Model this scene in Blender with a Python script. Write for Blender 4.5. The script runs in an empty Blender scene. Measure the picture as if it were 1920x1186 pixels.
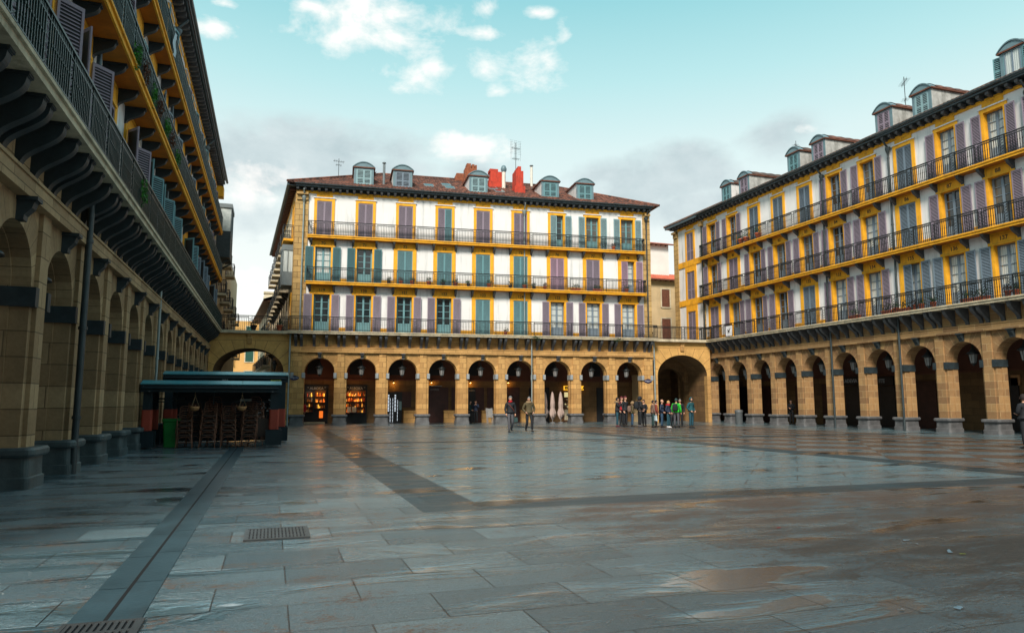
import bpy, bmesh, math, random
from mathutils import Vector, Matrix, noise
rad = math.radians
rng = random.Random(11)
S = bpy.context.scene
COL = S.collection
PI = math.pi

# ------------------------------------------------------------------ camera
CAM_H = 1.55
AX_R = Vector((0.948036, -0.318161, -0.000426)).normalized()
AX_F = Vector((0.315896, 0.941124, 0.120396)).normalized()
AX_U = AX_R.cross(AX_F).normalized()
FPX = 1336.5
cam_d = bpy.data.cameras.new('camera'); cam = bpy.data.objects.new('camera', cam_d); COL.objects.link(cam)
cam_d.sensor_width = 36.0; cam_d.lens = 36.0 * FPX / 1920.0; cam_d.clip_start = 0.05; cam_d.clip_end = 3000
M = Matrix((AX_R, AX_U, -AX_F)).transposed().to_4x4(); M.translation = Vector((0, 0, CAM_H)); cam.matrix_world = M
S.camera = cam
def ray(px, py): return AX_F + AX_R * ((px - 960) / FPX) - AX_U * ((py - 593) / FPX)

# ------------------------------------------------------------------ node helper
class N:
    def __init__(s, tree): s.t = tree; s.n = tree.nodes; s.l = tree.links
    def new(s, typ, **kw):
        nd = s.n.new(typ)
        for k, v in kw.items():
            if k.startswith('in_'):
                key = k[3:]; key = int(key) if key.isdigit() else key
                s.set(nd, key, v)
            else: setattr(nd, k, v)
        return nd
    def set(s, nd, key, v):
        inp = nd.inputs[key]
        if hasattr(v, 'bl_idname') and not isinstance(v, bpy.types.NodeSocket): v = v.outputs[0]
        if isinstance(v, bpy.types.NodeSocket): s.l.new(v, inp)
        else: inp.default_value = v
    def math(s, op, a, b=0.0, c=0.0, clamp=False):
        nd = s.n.new('ShaderNodeMath'); nd.operation = op; nd.use_clamp = clamp
        s.set(nd, 0, a); s.set(nd, 1, b)
        if len(nd.inputs) > 2: s.set(nd, 2, c)
        return nd.outputs[0]
    def mix(s, f, a, b, mode='MIX'):
        nd = s.n.new('ShaderNodeMix'); nd.data_type = 'RGBA'; nd.blend_type = mode
        s.set(nd, 0, f); s.set(nd, 6, a); s.set(nd, 7, b)
        return nd.outputs[2]
    def ramp(s, f, stops, interp='LINEAR'):
        nd = s.n.new('ShaderNodeValToRGB'); s.set(nd, 0, f); nd.color_ramp.interpolation = interp
        e = nd.color_ramp.elements
        while len(e) < len(stops): e.new(0.5)
        for el, (p, c) in zip(e, stops):
            el.position = p; el.color = (c if len(c) == 4 else (*c, 1)) if hasattr(c, '__len__') else (c, c, c, 1)
        return nd.outputs[0]
    def noise(s, vec, scale, detail=4, rough=0.55, dist=0.0):
        nd = s.n.new('ShaderNodeTexNoise'); nd.noise_dimensions = '3D'
        s.set(nd, 'Vector', vec); nd.inputs['Scale'].default_value = scale; nd.inputs['Detail'].default_value = detail
        nd.inputs['Roughness'].default_value = rough; nd.inputs['Distortion'].default_value = dist
        return nd.outputs[0]
    def vmul(s, vec, v):
        nd = s.n.new('ShaderNodeVectorMath'); nd.operation = 'MULTIPLY'; s.set(nd, 0, vec); s.set(nd, 1, v); return nd.outputs[0]

# ------------------------------------------------------------------ sky
SUN_EL, SUN_AZ = 42.0, 212.0      # azimuth measured from +y clockwise: behind the camera
w = bpy.data.worlds.new('World'); S.world = w; w.use_nodes = True
t = N(w.node_tree); t.n.clear()
geo = t.new('ShaderNodeTexCoord'); D = geo.outputs['Generated']
nrm = t.new('ShaderNodeVectorMath', operation='NORMALIZE', in_0=D).outputs[0]
sep = t.new('ShaderNodeSeparateXYZ', in_0=nrm); Z = sep.outputs[2]
grad = t.ramp(Z, [(0.0, (0.76, 0.74, 0.69)), (0.12, (0.75, 0.76, 0.71)), (0.24, (0.64, 0.70, 0.68)), (0.34, (0.54, 0.67, 0.66)), (0.42, (0.38, 0.61, 0.62)),
                  (0.52, (0.22, 0.50, 0.54)), (0.64, (0.20, 0.43, 0.48)), (0.80, (0.34, 0.41, 0.45)), (1.0, (0.38, 0.42, 0.45))])
nish = t.new('ShaderNodeTexSky', sky_type='NISHITA', sun_disc=False, sun_elevation=rad(SUN_EL), sun_rotation=rad(SUN_AZ))
nish_s = t.mix(1.0, nish.outputs[0], (0.10, 0.10, 0.10, 1), 'MULTIPLY')
base = t.mix(0.08, grad, nish_s)
dotL = t.new('ShaderNodeVectorMath', operation='DOT_PRODUCT', in_0=nrm, in_1=(-0.25, 0.97, 0.0)).outputs['Value']
def blobs(lst):
    acc = None
    for (px, py, rx, ry, k) in lst:
        c = ray(px, py).normalized(); e1 = c.cross(Vector((0, 0, 1))).normalized(); e2 = e1.cross(c).normalized()
        sub = t.new('ShaderNodeVectorMath', operation='SUBTRACT', in_0=nrm, in_1=tuple(c)).outputs[0]
        a = t.new('ShaderNodeVectorMath', operation='DOT_PRODUCT', in_0=sub, in_1=tuple(e1 * (FPX / rx))).outputs['Value']
        b = t.new('ShaderNodeVectorMath', operation='DOT_PRODUCT', in_0=sub, in_1=tuple(e2 * (FPX / ry))).outputs['Value']
        q = t.math('ADD', t.math('MULTIPLY', a, a), t.math('MULTIPLY', b, b))
        m = t.math('MULTIPLY', t.math('SUBTRACT', 1.0, t.math('SQRT', q), clamp=True), k)
        acc = m if acc is None else t.math('MAXIMUM', acc, m)
    return acc
n1 = t.noise(t.vmul(nrm, (1.0, 1.0, 1.7)), 13.0, 9, 0.62, 0.25)
n2 = t.noise(t.vmul(nrm, (1.0, 1.0, 1.5)), 7.0, 8, 0.58, 0.2)
mg = blobs([(620, 270, 300, 60, 0.9), (1200, 350, 220, 60, 0.9), (560, 300, 260, 90, 1.2), (700, 320, 200, 60, 0.9), (470, 420, 120, 80, 0.55), (1130, 330, 130, 50, 0.85), (1275, 320, 150, 75, 1.25),
            (1450, 265, 110, 70, 0.8), (1330, 390, 160, 60, 1.0), (905, 320, 130, 50, 0.8), (420, 300, 90, 80, 1.0)])
mw = blobs([(830, 95, 260, 95, 0.62), (770, 150, 150, 55, 0.8), (640, 70, 160, 60, 0.75), (990, 130, 130, 80, 0.75), (680, 20, 175, 55, 1.35), (590, 10, 90, 30, 1.2), (740, 72, 80, 35, 1.15), (905, 65, 90, 22, 1.1), (660, 55, 50, 22, 0.95), (820, 130, 60, 45, 1.1),
            (910, 120, 80, 45, 1.15), (985, 105, 80, 60, 1.1), (1025, 110, 45, 45, 1.0), (755, 160, 95, 32, 1.0), (930, 170, 45, 22, 1.0),
            (885, 275, 95, 38, 1.5), (915, 15, 40, 26, 1.0), (1010, 25, 40, 16, 1.0), (400, 52, 55, 22, 1.3), (1062, 65, 28, 40, 0.9), (480, 560, 120, 120, 0.5),
            (425, 8, 30, 12, 1.0), (1500, 240, 40, 30, 0.9), (470, 340, 120, 60, 0.8)])
ag = t.math('SUBTRACT', t.math('ADD', t.math('MULTIPLY', t.math('SUBTRACT', n2, 0.5), 3.2), t.math('MULTIPLY', mg, 1.6)), 0.36)
ag = t.math('MULTIPLY', ag, t.math('MULTIPLY', mg, 3.0, clamp=True)); ag = t.math('MULTIPLY', ag, 1.25, clamp=True)
aw = t.math('SUBTRACT', t.math('ADD', t.math('MULTIPLY', t.math('SUBTRACT', n1, 0.5), 3.8), t.math('MULTIPLY', mw, 1.15)), 0.38)
aw = t.math('MULTIPLY', aw, t.math('MULTIPLY', mw, 3.0, clamp=True)); aw = t.math('MULTIPLY', aw, 0.85, clamp=True); aw = t.math('MULTIPLY', aw, t.math('ADD', 0.55, t.math('MULTIPLY', n1, 0.9)), clamp=True)
cg = t.mix(n1, (0.27, 0.36, 0.39, 1), (0.58, 0.64, 0.65, 1))
c1 = t.mix(t.math('MULTIPLY', ag, 0.9), base, cg)
c2 = t.mix(t.math('MULTIPLY', aw, 0.9), c1, (0.86, 0.80, 0.76, 1))
bg = t.new('ShaderNodeBackground', in_0=c2, in_1=1.0)
out = t.new('ShaderNodeOutputWorld', in_0=bg)

sun_d = bpy.data.lights.new('sun', 'SUN'); sun_d.energy = 3.5; sun_d.angle = rad(16); sun_d.color = (1.0, 0.91, 0.80)
sun = bpy.data.objects.new('sun', sun_d); COL.objects.link(sun)
az, el = rad(SUN_AZ), rad(SUN_EL)
sd = Vector((math.sin(az) * math.cos(el), math.cos(az) * math.cos(el), math.sin(el)))
sun.rotation_euler = (-sd).to_track_quat('-Z', 'Y').to_euler(); sun.location = sd * 100
S.view_settings.view_transform = 'Standard'; S.view_settings.look = 'None'
S.view_settings.exposure = 0.52; S.view_settings.gamma = 1.0
try:
    S.cycles.max_bounces = 5; S.cycles.diffuse_bounces = 3; S.cycles.glossy_bounces = 3; S.cycles.use_denoising = True
except Exception: pass

# ------------------------------------------------------------------ materials
MATS = {}
def base_mat(name):
    m = bpy.data.materials.new(name); m.use_nodes = True; t = N(m.node_tree)
    b = t.n['Principled BSDF']; MATS[name] = m
    return m, t, b
def plain(name, col, rough=0.6, var=0.25, scale=3.0, bump=0.0, bscale=40.0, metal=0.0, stretch=(1, 1, 1), spec=0.4, dirt=None):
    m, t, b = base_mat(name)
    oc = t.new('ShaderNodeTexCoord').outputs['Object']
    oc = t.vmul(oc, stretch)
    n = t.noise(oc, scale, 5, 0.6)
    lo = tuple(c * (1 - var) for c in col); hi = tuple(min(1, c * (1 + var * 0.7)) for c in col)
    c = t.ramp(n, [(0.3, lo), (0.7, hi)])
    if dirt:
        dcol, amt, dsc, dst = dirt
        dn = t.noise(t.vmul(t.new('ShaderNodeTexCoord').outputs['Object'], dst), dsc, 6, 0.65)
        f = t.math('MULTIPLY', t.math('SUBTRACT', dn, 0.52), amt, clamp=True)
        c = t.mix(f, c, (*dcol, 1))
    t.set(b, 'Base Color', c)
    b.inputs['Roughness'].default_value = rough; b.inputs['Metallic'].default_value = metal
    b.inputs['Specular IOR Level'].default_value = spec
    if bump:
        bn = t.noise(oc, bscale, 4, 0.6)
        bp = t.new('ShaderNodeBump', in_Strength=bump, in_Distance=0.02, in_Height=bn); t.set(b, 'Normal', bp.outputs[0])
    return m
def emit(name, col, strength):
    m, t, b = base_mat(name)
    b.inputs['Base Color'].default_value = (*col, 1); b.inputs['Emission Color'].default_value = (*col, 1); b.inputs['Emission Strength'].default_value = strength
    return m
def stone(name, c1, c2, mortar, bw=0.92, rh=0.375, msize=0.012, arch=None, bump=0.5, sq=0):
    m, t, b = base_mat(name)
    oc = t.new('ShaderNodeTexCoord').outputs['Object']; sp = t.new('ShaderNodeSeparateXYZ', in_0=oc)
    u = t.math('ADD', sp.outputs[0], sp.outputs[1])
    v = sp.outputs[2]
    cb = t.new('ShaderNodeCombineXYZ', in_0=u, in_1=v)
    br = t.new('ShaderNodeTexBrick', in_Vector=cb.outputs[0], in_Scale=1.0)
    br.inputs['Color1'].default_value = (*c1, 1); br.inputs['Color2'].default_value = (*c2, 1); br.inputs['Mortar'].default_value = (*mortar, 1)
    br.inputs['Mortar Size'].default_value = msize; br.inputs['Brick Width'].default_value = bw; br.inputs['Row Height'].default_value = rh
    br.inputs['Mortar Smooth'].default_value = 0.2; br.inputs['Bias'].default_value = 0.0
    col = br.outputs[0]; fac = br.outputs[1]
    if arch:                     # radial voussoir joints round every arch of the row
        bay, zc = arch
        ul = t.math('SUBTRACT', t.math('MODULO', t.math('ADD', sp.outputs[0], bay * 10.5), bay), bay / 2)
        vz = t.math('SUBTRACT', v, zc)
        ang = t.math('ARCTAN2', vz, ul)
        rr = t.math('SQRT', t.math('ADD', t.math('MULTIPLY', ul, ul), t.math('MULTIPLY', vz, vz)))
        seg = t.math('FRACT', t.math('ADD', t.math('MULTIPLY', ang, 9 / PI), 0.5))
        d = t.math('MULTIPLY', t.math('ABSOLUTE', t.math('SUBTRACT', seg, 0.5)), rr)
        line = t.math('LESS_THAN', d, 0.022)
        up = t.math('GREATER_THAN', vz, 0.02); inr = t.math('LESS_THAN', rr, 1.62)
        reg = t.math('MULTIPLY', up, inr)
        segid = t.math('FLOOR', t.math('ADD', t.math('MULTIPLY', ang, 9 / PI), 0.5))
        wn = t.new('ShaderNodeTexWhiteNoise', noise_dimensions='1D'); t.set(wn, 'W', segid)
        vc = t.mix(wn.outputs[0], (*c1, 1), (*c2, 1)); vc = t.mix(line, vc, (*mortar, 1))
        col = t.mix(reg, col, vc); fac = t.math('MULTIPLY', fac, t.math('SUBTRACT', 1.0, reg))
    n = t.noise(oc, 1.3, 6, 0.65); n2 = t.noise(oc, 14.0, 4, 0.6)
    sh = t.ramp(n, [(0.25, 0.66), (0.72, 1.18)])
    col = t.mix(0.8, col, sh, 'MULTIPLY')
    sh2 = t.ramp(n2, [(0.25, 0.8), (0.75, 1.12)])
    col = t.mix(0.7, col, sh2, 'MULTIPLY')
    dn = t.noise(t.vmul(oc, (1, 1, 0.22)), 2.3, 6, 0.7)
    f = t.math('MULTIPLY', t.math('SUBTRACT', dn, 0.56), 3.0, clamp=True)
    col = t.mix(t.math('MULTIPLY', f, 0.5), col, tuple(x * 0.42 for x in c1) + (1,))
    t.set(b, 'Base Color', col); b.inputs['Roughness'].default_value = 0.82; b.inputs['Specular IOR Level'].default_value = 0.25
    h = t.math('ADD', t.math('MULTIPLY', fac, -0.6), t.math('MULTIPLY', n2, 0.5))
    bp = t.new('ShaderNodeBump', in_Strength=bump, in_Distance=0.02, in_Height=h); t.set(b, 'Normal', bp.outputs[0])
    return m

BAY_M, BAY_R, BAY_L = 2.961, 2.720, 2.867
gold1, gold2, goldm = (0.62, 0.36, 0.13), (0.41, 0.225, 0.08), (0.24, 0.13, 0.055)
tan1, tan2, tanm = (0.43, 0.255, 0.11), (0.25, 0.14, 0.068), (0.50, 0.345, 0.175)
ZSPR = 3.72
stone('stone_mid', gold1, gold2, goldm); stone('stone_mid_arch', gold1, gold2, goldm, arch=(BAY_M, ZSPR))
stone('stone_right', tan1, tan2, tanm); stone('stone_right_arch', tan1, tan2, tanm, arch=(BAY_R, ZSPR))
lf1, lf2, lfm = (0.47, 0.32, 0.175), (0.30, 0.19, 0.10), (0.17, 0.11, 0.06)
stone('stone_left', lf1, lf2, lfm, bw=1.1, rh=0.48); stone('stone_left_arch', lf1, lf2, lfm, bw=1.1, rh=0.48, arch=(BAY_L, ZSPR), bump=0.3)
stone('quoin', (0.55, 0.36, 0.14), (0.44, 0.28, 0.11), (0.12, 0.07, 0.03), bw=0.9, rh=0.42, msize=0.016)
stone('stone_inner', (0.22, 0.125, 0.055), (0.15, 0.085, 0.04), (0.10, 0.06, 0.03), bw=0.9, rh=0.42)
stone('voussoir', (0.64, 0.37, 0.12), (0.52, 0.30, 0.10), (0.5, 0.28, 0.09), bw=50, rh=50)
plain('slab_stone', (0.55, 0.47, 0.33), 0.8, 0.3, 1.6, 0.4, 20, dirt=((0.10, 0.09, 0.06), 3.0, 2.0, (1.6, 1.6, 0.5)))
plain('base_grey', (0.115, 0.115, 0.118), 0.6, 0.4, 3.0, 0.5, 25)
plain('base_left', (0.075, 0.10, 0.105), 0.5, 0.35, 3.0, 0.4, 22)
plain('slate', (0.026, 0.038, 0.044), 0.55, 0.3, 5.0, 0.2, 30)
plain('slate_light', (0.30, 0.32, 0.33), 0.6, 0.25, 5.0)
plain('corbel_stone', (0.085, 0.087, 0.093), 0.6, 0.35, 4.0, 0.3, 25)
plain('white_wall', (0.78, 0.77, 0.76), 0.85, 0.07, 0.6, 0.15, 30, dirt=((0.38, 0.40, 0.39), 3.6, 1.6, (1.7, 1.7, 0.16)))
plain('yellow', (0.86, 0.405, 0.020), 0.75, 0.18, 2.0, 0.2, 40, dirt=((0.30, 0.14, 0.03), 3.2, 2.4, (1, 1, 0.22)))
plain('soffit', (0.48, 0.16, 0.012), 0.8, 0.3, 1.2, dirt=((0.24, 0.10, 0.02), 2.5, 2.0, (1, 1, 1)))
plain('iron', (0.012, 0.016, 0.018), 0.45, 0.3, 8.0)
plain('iron_left', (0.010, 0.030, 0.028), 0.42, 0.3, 8.0)
for nm, c in dict(lavender=(0.27, 0.22, 0.275), greyblue=(0.17, 0.225, 0.28), teal=(0.135, 0.285, 0.315), darkteal=(0.06, 0.17, 0.19), paleteal=(0.25, 0.39, 0.42), pink=(0.38, 0.25, 0.33)).items():
    plain(nm, c, 0.55, 0.12, 2.0, dirt=(tuple(x * .6 for x in c), 2.0, 5.0, (1, 1, 0.2)))
plain('cream_trim', (0.62, 0.60, 0.55), 0.6, 0.1)
m, tt, b = base_mat('glass'); b.inputs['Base Color'].default_value = (0.015, 0.02, 0.022, 1); b.inputs['Roughness'].default_value = 0.04; b.inputs['Specular IOR Level'].default_value = 0.8
m, tt, b = base_mat('glass_curtain')
oc = tt.new('ShaderNodeTexCoord').outputs['Object']
wv = tt.new('ShaderNodeTexWave', in_Vector=oc, in_Scale=3.0, in_Distortion=2.0)
tt.set(b, 'Base Color', tt.ramp(wv.outputs[0], [(0, (0.35, 0.40, 0.40)), (1, (0.62, 0.66, 0.64))])); b.inputs['Roughness'].default_value = 0.15
plain('glass_blind', (0.12, 0.115, 0.10), 0.12, 0.5, 2.0, stretch=(1, 1, .5))
plain('gutter_metal', (0.075, 0.105, 0.12), 0.4, 0.25, 3.0, metal=0.3)
plain('pipe_pale', (0.30, 0.36, 0.36), 0.45, 0.2, 2.0, metal=0.3)
plain('pipe_dark', (0.055, 0.07, 0.075), 0.45, 0.2, 2.0, metal=0.3)
plain('lead', (0.13, 0.21, 0.24), 0.45, 0.2, 2.0)
plain('cheek', (0.68, 0.67, 0.66), 0.8, 0.15, 1.5, dirt=((0.22, 0.22, 0.20), 4.0, 2.5, (1, 1, 0.4)))
plain('cheek_dirty', (0.42, 0.42, 0.40), 0.8, 0.3, 2.5, dirt=((0.14, 0.14, 0.12), 4.0, 2.5, (1, 1, 0.4)))
def tile_mat(name, a, b_, c_, row=0.36, col=0.24):
    m, t, b = base_mat(name)
    oc = t.new('ShaderNodeTexCoord').outputs['Object']
    sn = t.new('ShaderNodeVectorMath', operation='SNAP', in_0=oc, in_1=(col, row, 0.36)).outputs[0]
    wn = t.new('ShaderNodeTexWhiteNoise', noise_dimensions='3D', in_Vector=sn)
    n = t.noise(oc, 1.2, 5, 0.6)
    f = t.math('ADD', t.math('MULTIPLY', wn.outputs[0], 0.55), t.math('MULTIPLY', n, 0.5))
    t.set(b, 'Base Color', t.ramp(f, [(0.15, a), (0.5, b_), (0.85, c_), (0.95, (0.42, 0.2, 0.13))])); b.inputs['Roughness'].default_value = 0.75
    return m
tile_mat('tile_old', (0.035, 0.018, 0.014), (0.10, 0.040, 0.026), (0.23, 0.085, 0.05))
tile_mat('tile_dark', (0.03, 0.024, 0.022), (0.07, 0.045, 0.035), (0.14, 0.075, 0.05))
tile_mat('tile_red', (0.30, 0.06, 0.035), (0.48, 0.10, 0.05), (0.62, 0.17, 0.09))
plain('chimney_red', (0.50, 0.050, 0.025), 0.8, 0.25, 2.0, 0.3, 20, dirt=((0.16, 0.03, 0.02), 4.0, 3.0, (1, 1, .4)))
plain('chimney_brick', (0.26, 0.08, 0.035), 0.8, 0.35, 6.0, 0.4, 30)
plain('chimney_cream', (0.70, 0.66, 0.58), 0.7, 0.1)
plain('door_wood', (0.055, 0.018, 0.014), 0.5, 0.3, 3.0)
plain('door_dark', (0.012, 0.013, 0.016), 0.45, 0.3, 3.0)
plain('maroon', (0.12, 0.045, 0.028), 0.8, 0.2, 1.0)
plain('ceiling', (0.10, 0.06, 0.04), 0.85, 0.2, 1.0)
plain('sign_dark', (0.010, 0.010, 0.013), 0.5, 0.1)
plain('letter_grey', (0.34, 0.36, 0.38), 0.5, 0.05)
plain('letter_dim', (0.16, 0.15, 0.15), 0.5, 0.05)
plain('letter_black', (0.02, 0.015, 0.01), 0.5, 0.05)
plain('letter_orange', (0.50, 0.22, 0.03), 0.7, 0.05)
plain('plate_blue', (0.012, 0.015, 0.07), 0.3, 0.05); plain('letter_white', (0.75, 0.75, 0.75), 0.5, 0.02)
plain('canopy', (0.014, 0.026, 0.033), 0.38, 0.2, 2.0)
plain('canopy_top', (0.07, 0.30, 0.36), 0.22, 0.12, 2.0)
plain('pad_red', (0.36, 0.055, 0.030), 0.55, 0.15, 3.0)
plain('bin_green', (0.01, 0.16, 0.025), 0.4, 0.15); plain('bin_grey', (0.10, 0.11, 0.115), 0.45, 0.15)
plain('rattan', (0.20, 0.085, 0.05), 0.5, 0.35, 20.0); plain('rattan_seat', (0.07, 0.04, 0.03), 0.6, 0.4, 30.0)
plain('wicker', (0.48, 0.24, 0.10), 0.7, 0.3, 25.0); plain('rope', (0.30, 0.20, 0.11), 0.8, 0.2)
plain('chrome', (0.6, 0.6, 0.62), 0.2, 0.1, metal=0.9); plain('heater', (0.34, 0.36, 0.34), 0.4, 0.1)
plain('terracotta', (0.46, 0.105, 0.045), 0.75, 0.2, 4.0); plain('pot_dark', (0.05, 0.035, 0.03), 0.7, 0.2)
plain('leaf', (0.035, 0.10, 0.022), 0.6, 0.4, 10.0); plain('leaf_bright', (0.05, 0.24, 0.03), 0.55, 0.3, 10.0); plain('leaf_dry', (0.16, 0.07, 0.04), 0.7, 0.3, 10.0)
plain('parasol', (0.40, 0.30, 0.26), 0.8, 0.15, 3.0); plain('frost', (0.22, 0.215, 0.21), 0.35, 0.05)
plain('yellow_sticker', (0.55, 0.52, 0.05), 0.5, 0.05)
plain('house_cream', (0.56, 0.42, 0.24), 0.85, 0.15, 0.8, dirt=((0.25, 0.19, 0.12), 1.6, 1.5, (1, 1, 0.3)))
plain('house_yellow', (0.60, 0.35, 0.12), 0.85, 0.08, 0.8); plain('house_pale', (0.60, 0.52, 0.38), 0.85, 0.12, 0.8)
plain('house_white', (0.72, 0.70, 0.66), 0.85, 0.08, 0.8); plain('shutter_green', (0.012, 0.07, 0.055), 0.5, 0.15)
plain('wood_brown', (0.14, 0.05, 0.028), 0.6, 0.3, 5.0); plain('grate_metal', (0.09, 0.10, 0.105), 0.4, 0.2, metal=0.5)
plain('grey_metal', (0.16, 0.19, 0.20), 0.5, 0.2)
emit('lit_yellow', (1.0, 0.50, 0.06), 0.9); emit('sign_yellow', (1.0, 0.50, 0.03), 0.85); emit('bulb', (1.0, 0.62, 0.18), 6.0)
emit('lit_orange', (1.0, 0.20, 0.02), 0.6); emit('lit_cream', (0.8, 0.7, 0.35), 0.5); emit('fairy', (0.8, 0.9, 1.0), 1.1)
goods = ['g_orange', 'g_red', 'g_cream', 'g_brown']
for g, c in zip(goods, [(0.8, 0.28, 0.04), (0.55, 0.06, 0.02), (0.75, 0.6, 0.42), (0.12, 0.05, 0.02)]): plain(g, c, 0.5, 0.2)
# clothes and skin
for nm, c in dict(skin=(0.55, 0.30, 0.20), hair_dark=(0.02, 0.014, 0.012), hair_grey=(0.15, 0.15, 0.15), hair_blond=(0.50, 0.30, 0.11), black_cloth=(0.012, 0.014, 0.018),
                  navy=(0.016, 0.026, 0.055), jeans=(0.025, 0.06, 0.11), jeans_teal=(0.013, 0.06, 0.085), grey_cloth=(0.075, 0.075, 0.085), olive=(0.085, 0.065, 0.03), brown_cloth=(0.16, 0.10, 0.075),
                  rust=(0.22, 0.045, 0.03), neon=(0.02, 0.48, 0.03), teal_cloth=(0.01, 0.075, 0.09), white_cloth=(0.72, 0.72, 0.74), red_cloth=(0.42, 0.012, 0.018), fur=(0.26, 0.17, 0.09),
                  bag_blue=(0.45, 0.56, 0.62), burgundy=(0.10, 0.012, 0.02), darkgreen=(0.02, 0.05, 0.05), shoe=(0.015, 0.013, 0.013), strap=(0.22, 0.05, 0.03)).items():
    plain(nm, c, 0.8, 0.18, 6.0)

# paving ------------------------------------------------------------
def paving():
    m, t, b = base_mat('paving')
    pos = t.new('ShaderNodeTexCoord').outputs['Object']; sp = t.new('ShaderNodeSeparateXYZ', in_0=pos); X, Y = sp.outputs[0], sp.outputs[1]
    def brick(vec, bw, rh, c1, c2, ms=0.012, mo=(0.018, 0.022, 0.024)):
        br = t.new('ShaderNodeTexBrick', in_Vector=vec, in_Scale=1.0); br.inputs['Color1'].default_value = (*c1, 1); br.inputs['Color2'].default_value = (*c2, 1)
        br.inputs['Mortar'].default_value = (*mo, 1); br.inputs['Mortar Size'].default_value = ms; br.inputs['Brick Width'].default_value = bw; br.inputs['Row Height'].default_value = rh
        br.inputs['Mortar Smooth'].default_value = 0.3
        return br
    warp = t.noise(pos, 0.6, 2, 0.5)
    b1 = brick(t.new('ShaderNodeVectorMath', operation='ADD', in_0=pos, in_1=(0.38, 0.30, 0)).outputs[0], 1.12, 0.70, (0.040, 0.100, 0.128), (0.150, 0.245, 0.280), 0.006)
    rot = t.new('ShaderNodeVectorRotate', rotation_type='Z_AXIS', in_Vector=pos, in_Angle=rad(40))
    b2 = brick(rot.outputs[0], 1.9, 1.05, (0.085, 0.185, 0.225), (0.115, 0.22, 0.26), 0.010)
    ch = t.new('ShaderNodeTexChecker', in_Vector=t.vmul(rot.outputs[0], (1 / 2.4, 1 / 1.5, 0)), in_Scale=1.0)
    ch.inputs[1].default_value = (0.09, 0.14, 0.16, 1); ch.inputs[2].default_value = (0.095, 0.056, 0.034, 1)
    b3 = brick(rot.outputs[0], 2.4, 1.5, (1, 1, 1), (0.9, 0.9, 0.9), 0.012, (0.15, 0.15, 0.15))
    far = t.mix(1.0, ch.outputs[0], b3.outputs[0], 'MULTIPLY')
    def between(v, a, c): return t.math('MULTIPLY', t.math('GREATER_THAN', v, a), t.math('LESS_THAN', v, c))
    center = t.math('MULTIPLY', between(X, 3.1, 15.3), between(Y, 11.1, 43.0))
    right = t.math('MULTIPLY', t.math('GREATER_THAN', X, 16.3), between(Y, 13.0, 44.0))
    right = t.math('MULTIPLY', right, t.math('LESS_THAN', X, 29.5))
    col = t.mix(center, b1.outputs[0], b2.outputs[0]); col = t.mix(right, col, far)
    mort = t.math('MULTIPLY', b1.outputs[1], t.math('SUBTRACT', 1.0, t.math('MAXIMUM', center, right)))
    mort = t.math('ADD', mort, t.math('MULTIPLY', b2.outputs[1], center))
    mort = t.math('ADD', mort, t.math('MULTIPLY', b3.outputs[1], right), clamp=True)
    # dark slate bands that frame the square
    band = t.math('MULTIPLY', between(X, 2.12, 3.1), between(Y, 10.3, 46.5))
    for (a, bb, c, d) in [(2.12, 40, 10.3, 11.1), (15.3, 16.3, 11.1, 46.5), (3.1, 30, 28.0, 28.8), (3.1, 30, 43.0, 44.0)]:
        band = t.math('MAXIMUM', band, t.math('MULTIPLY', between(X, a, bb), between(Y, c, d)))
    bs = brick(pos, 1.2, 1.6, (0.010, 0.032, 0.044), (0.020, 0.048, 0.062), 0.006)
    col = t.mix(band, col, bs.outputs[0]); mort = t.mix(band, mort, bs.outputs[1])
    # stains, grain, wetness
    big = t.noise(pos, 0.28, 4, 0.6, 0.4); mid = t.noise(t.vmul(pos, (0.5, 1.35, 1)), 1.7, 7, 0.68, 0.35); g = t.noise(pos, 55.0, 3, 0.7); g2 = t.noise(pos, 16.0, 4, 0.65)
    rightish = t.math('MULTIPLY', t.math('SUBTRACT', X, 2.5), 0.032, clamp=True)
    rightish = t.math('MULTIPLY', t.math('MINIMUM', rightish, 0.125), t.math('MULTIPLY', t.math('SUBTRACT', 17.0, Y), 0.14, clamp=True))
    rightish = t.math('SUBTRACT', rightish, t.math('MULTIPLY', right, 0.03))
    gs = t.noise(t.vmul(pos, (0.7, 1.5, 1)), 20.0, 4, 0.75)
    stain = t.math('ADD', t.math('ADD', t.math('MULTIPLY', big, 0.42), t.math('MULTIPLY', mid, 0.62)), rightish)
    stain = t.math('ADD', stain, t.math('MULTIPLY', t.math('SUBTRACT', gs, 0.5), 0.60))
    sf = t.ramp(stain, [(0.565, 0.0), (0.645, 1.0)])
    sf = t.math('MULTIPLY', sf, t.math('SUBTRACT', 0.92, t.math('MULTIPLY', center, 0.5)))
    sf = t.math('MULTIPLY', sf, t.math('SUBTRACT', 1.0, t.math('MULTIPLY', band, 0.75)))
    brown = t.mix(g2, (0.060, 0.030, 0.018, 1), (0.21, 0.115, 0.066, 1))
    col = t.mix(sf, col, brown)
    gr = t.math('MULTIPLY', t.ramp(g, [(0.3, 0.6), (0.7, 1.4)]), t.ramp(gs, [(0.32, 0.62), (0.68, 1.35)])); col = t.mix(t.math('SUBTRACT', 0.8, t.math('MULTIPLY', band, 0.6)), col, gr, 'MULTIPLY')
    t.set(b, 'Base Color', col)
    wet = t.noise(t.vmul(pos, (0.45, 1.5, 1)), 0.9, 6, 0.6, 0.6)
    r = t.ramp(wet, [(0.38, 0.10), (0.48, 0.26), (0.62, 0.38)])
    dry = t.math('MAXIMUM', t.math('MULTIPLY', sf, 0.8), t.math('MULTIPLY', right, t.math('MULTIPLY', t.math('SUBTRACT', 1.0, ch.outputs[1]), 0.8)))
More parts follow.
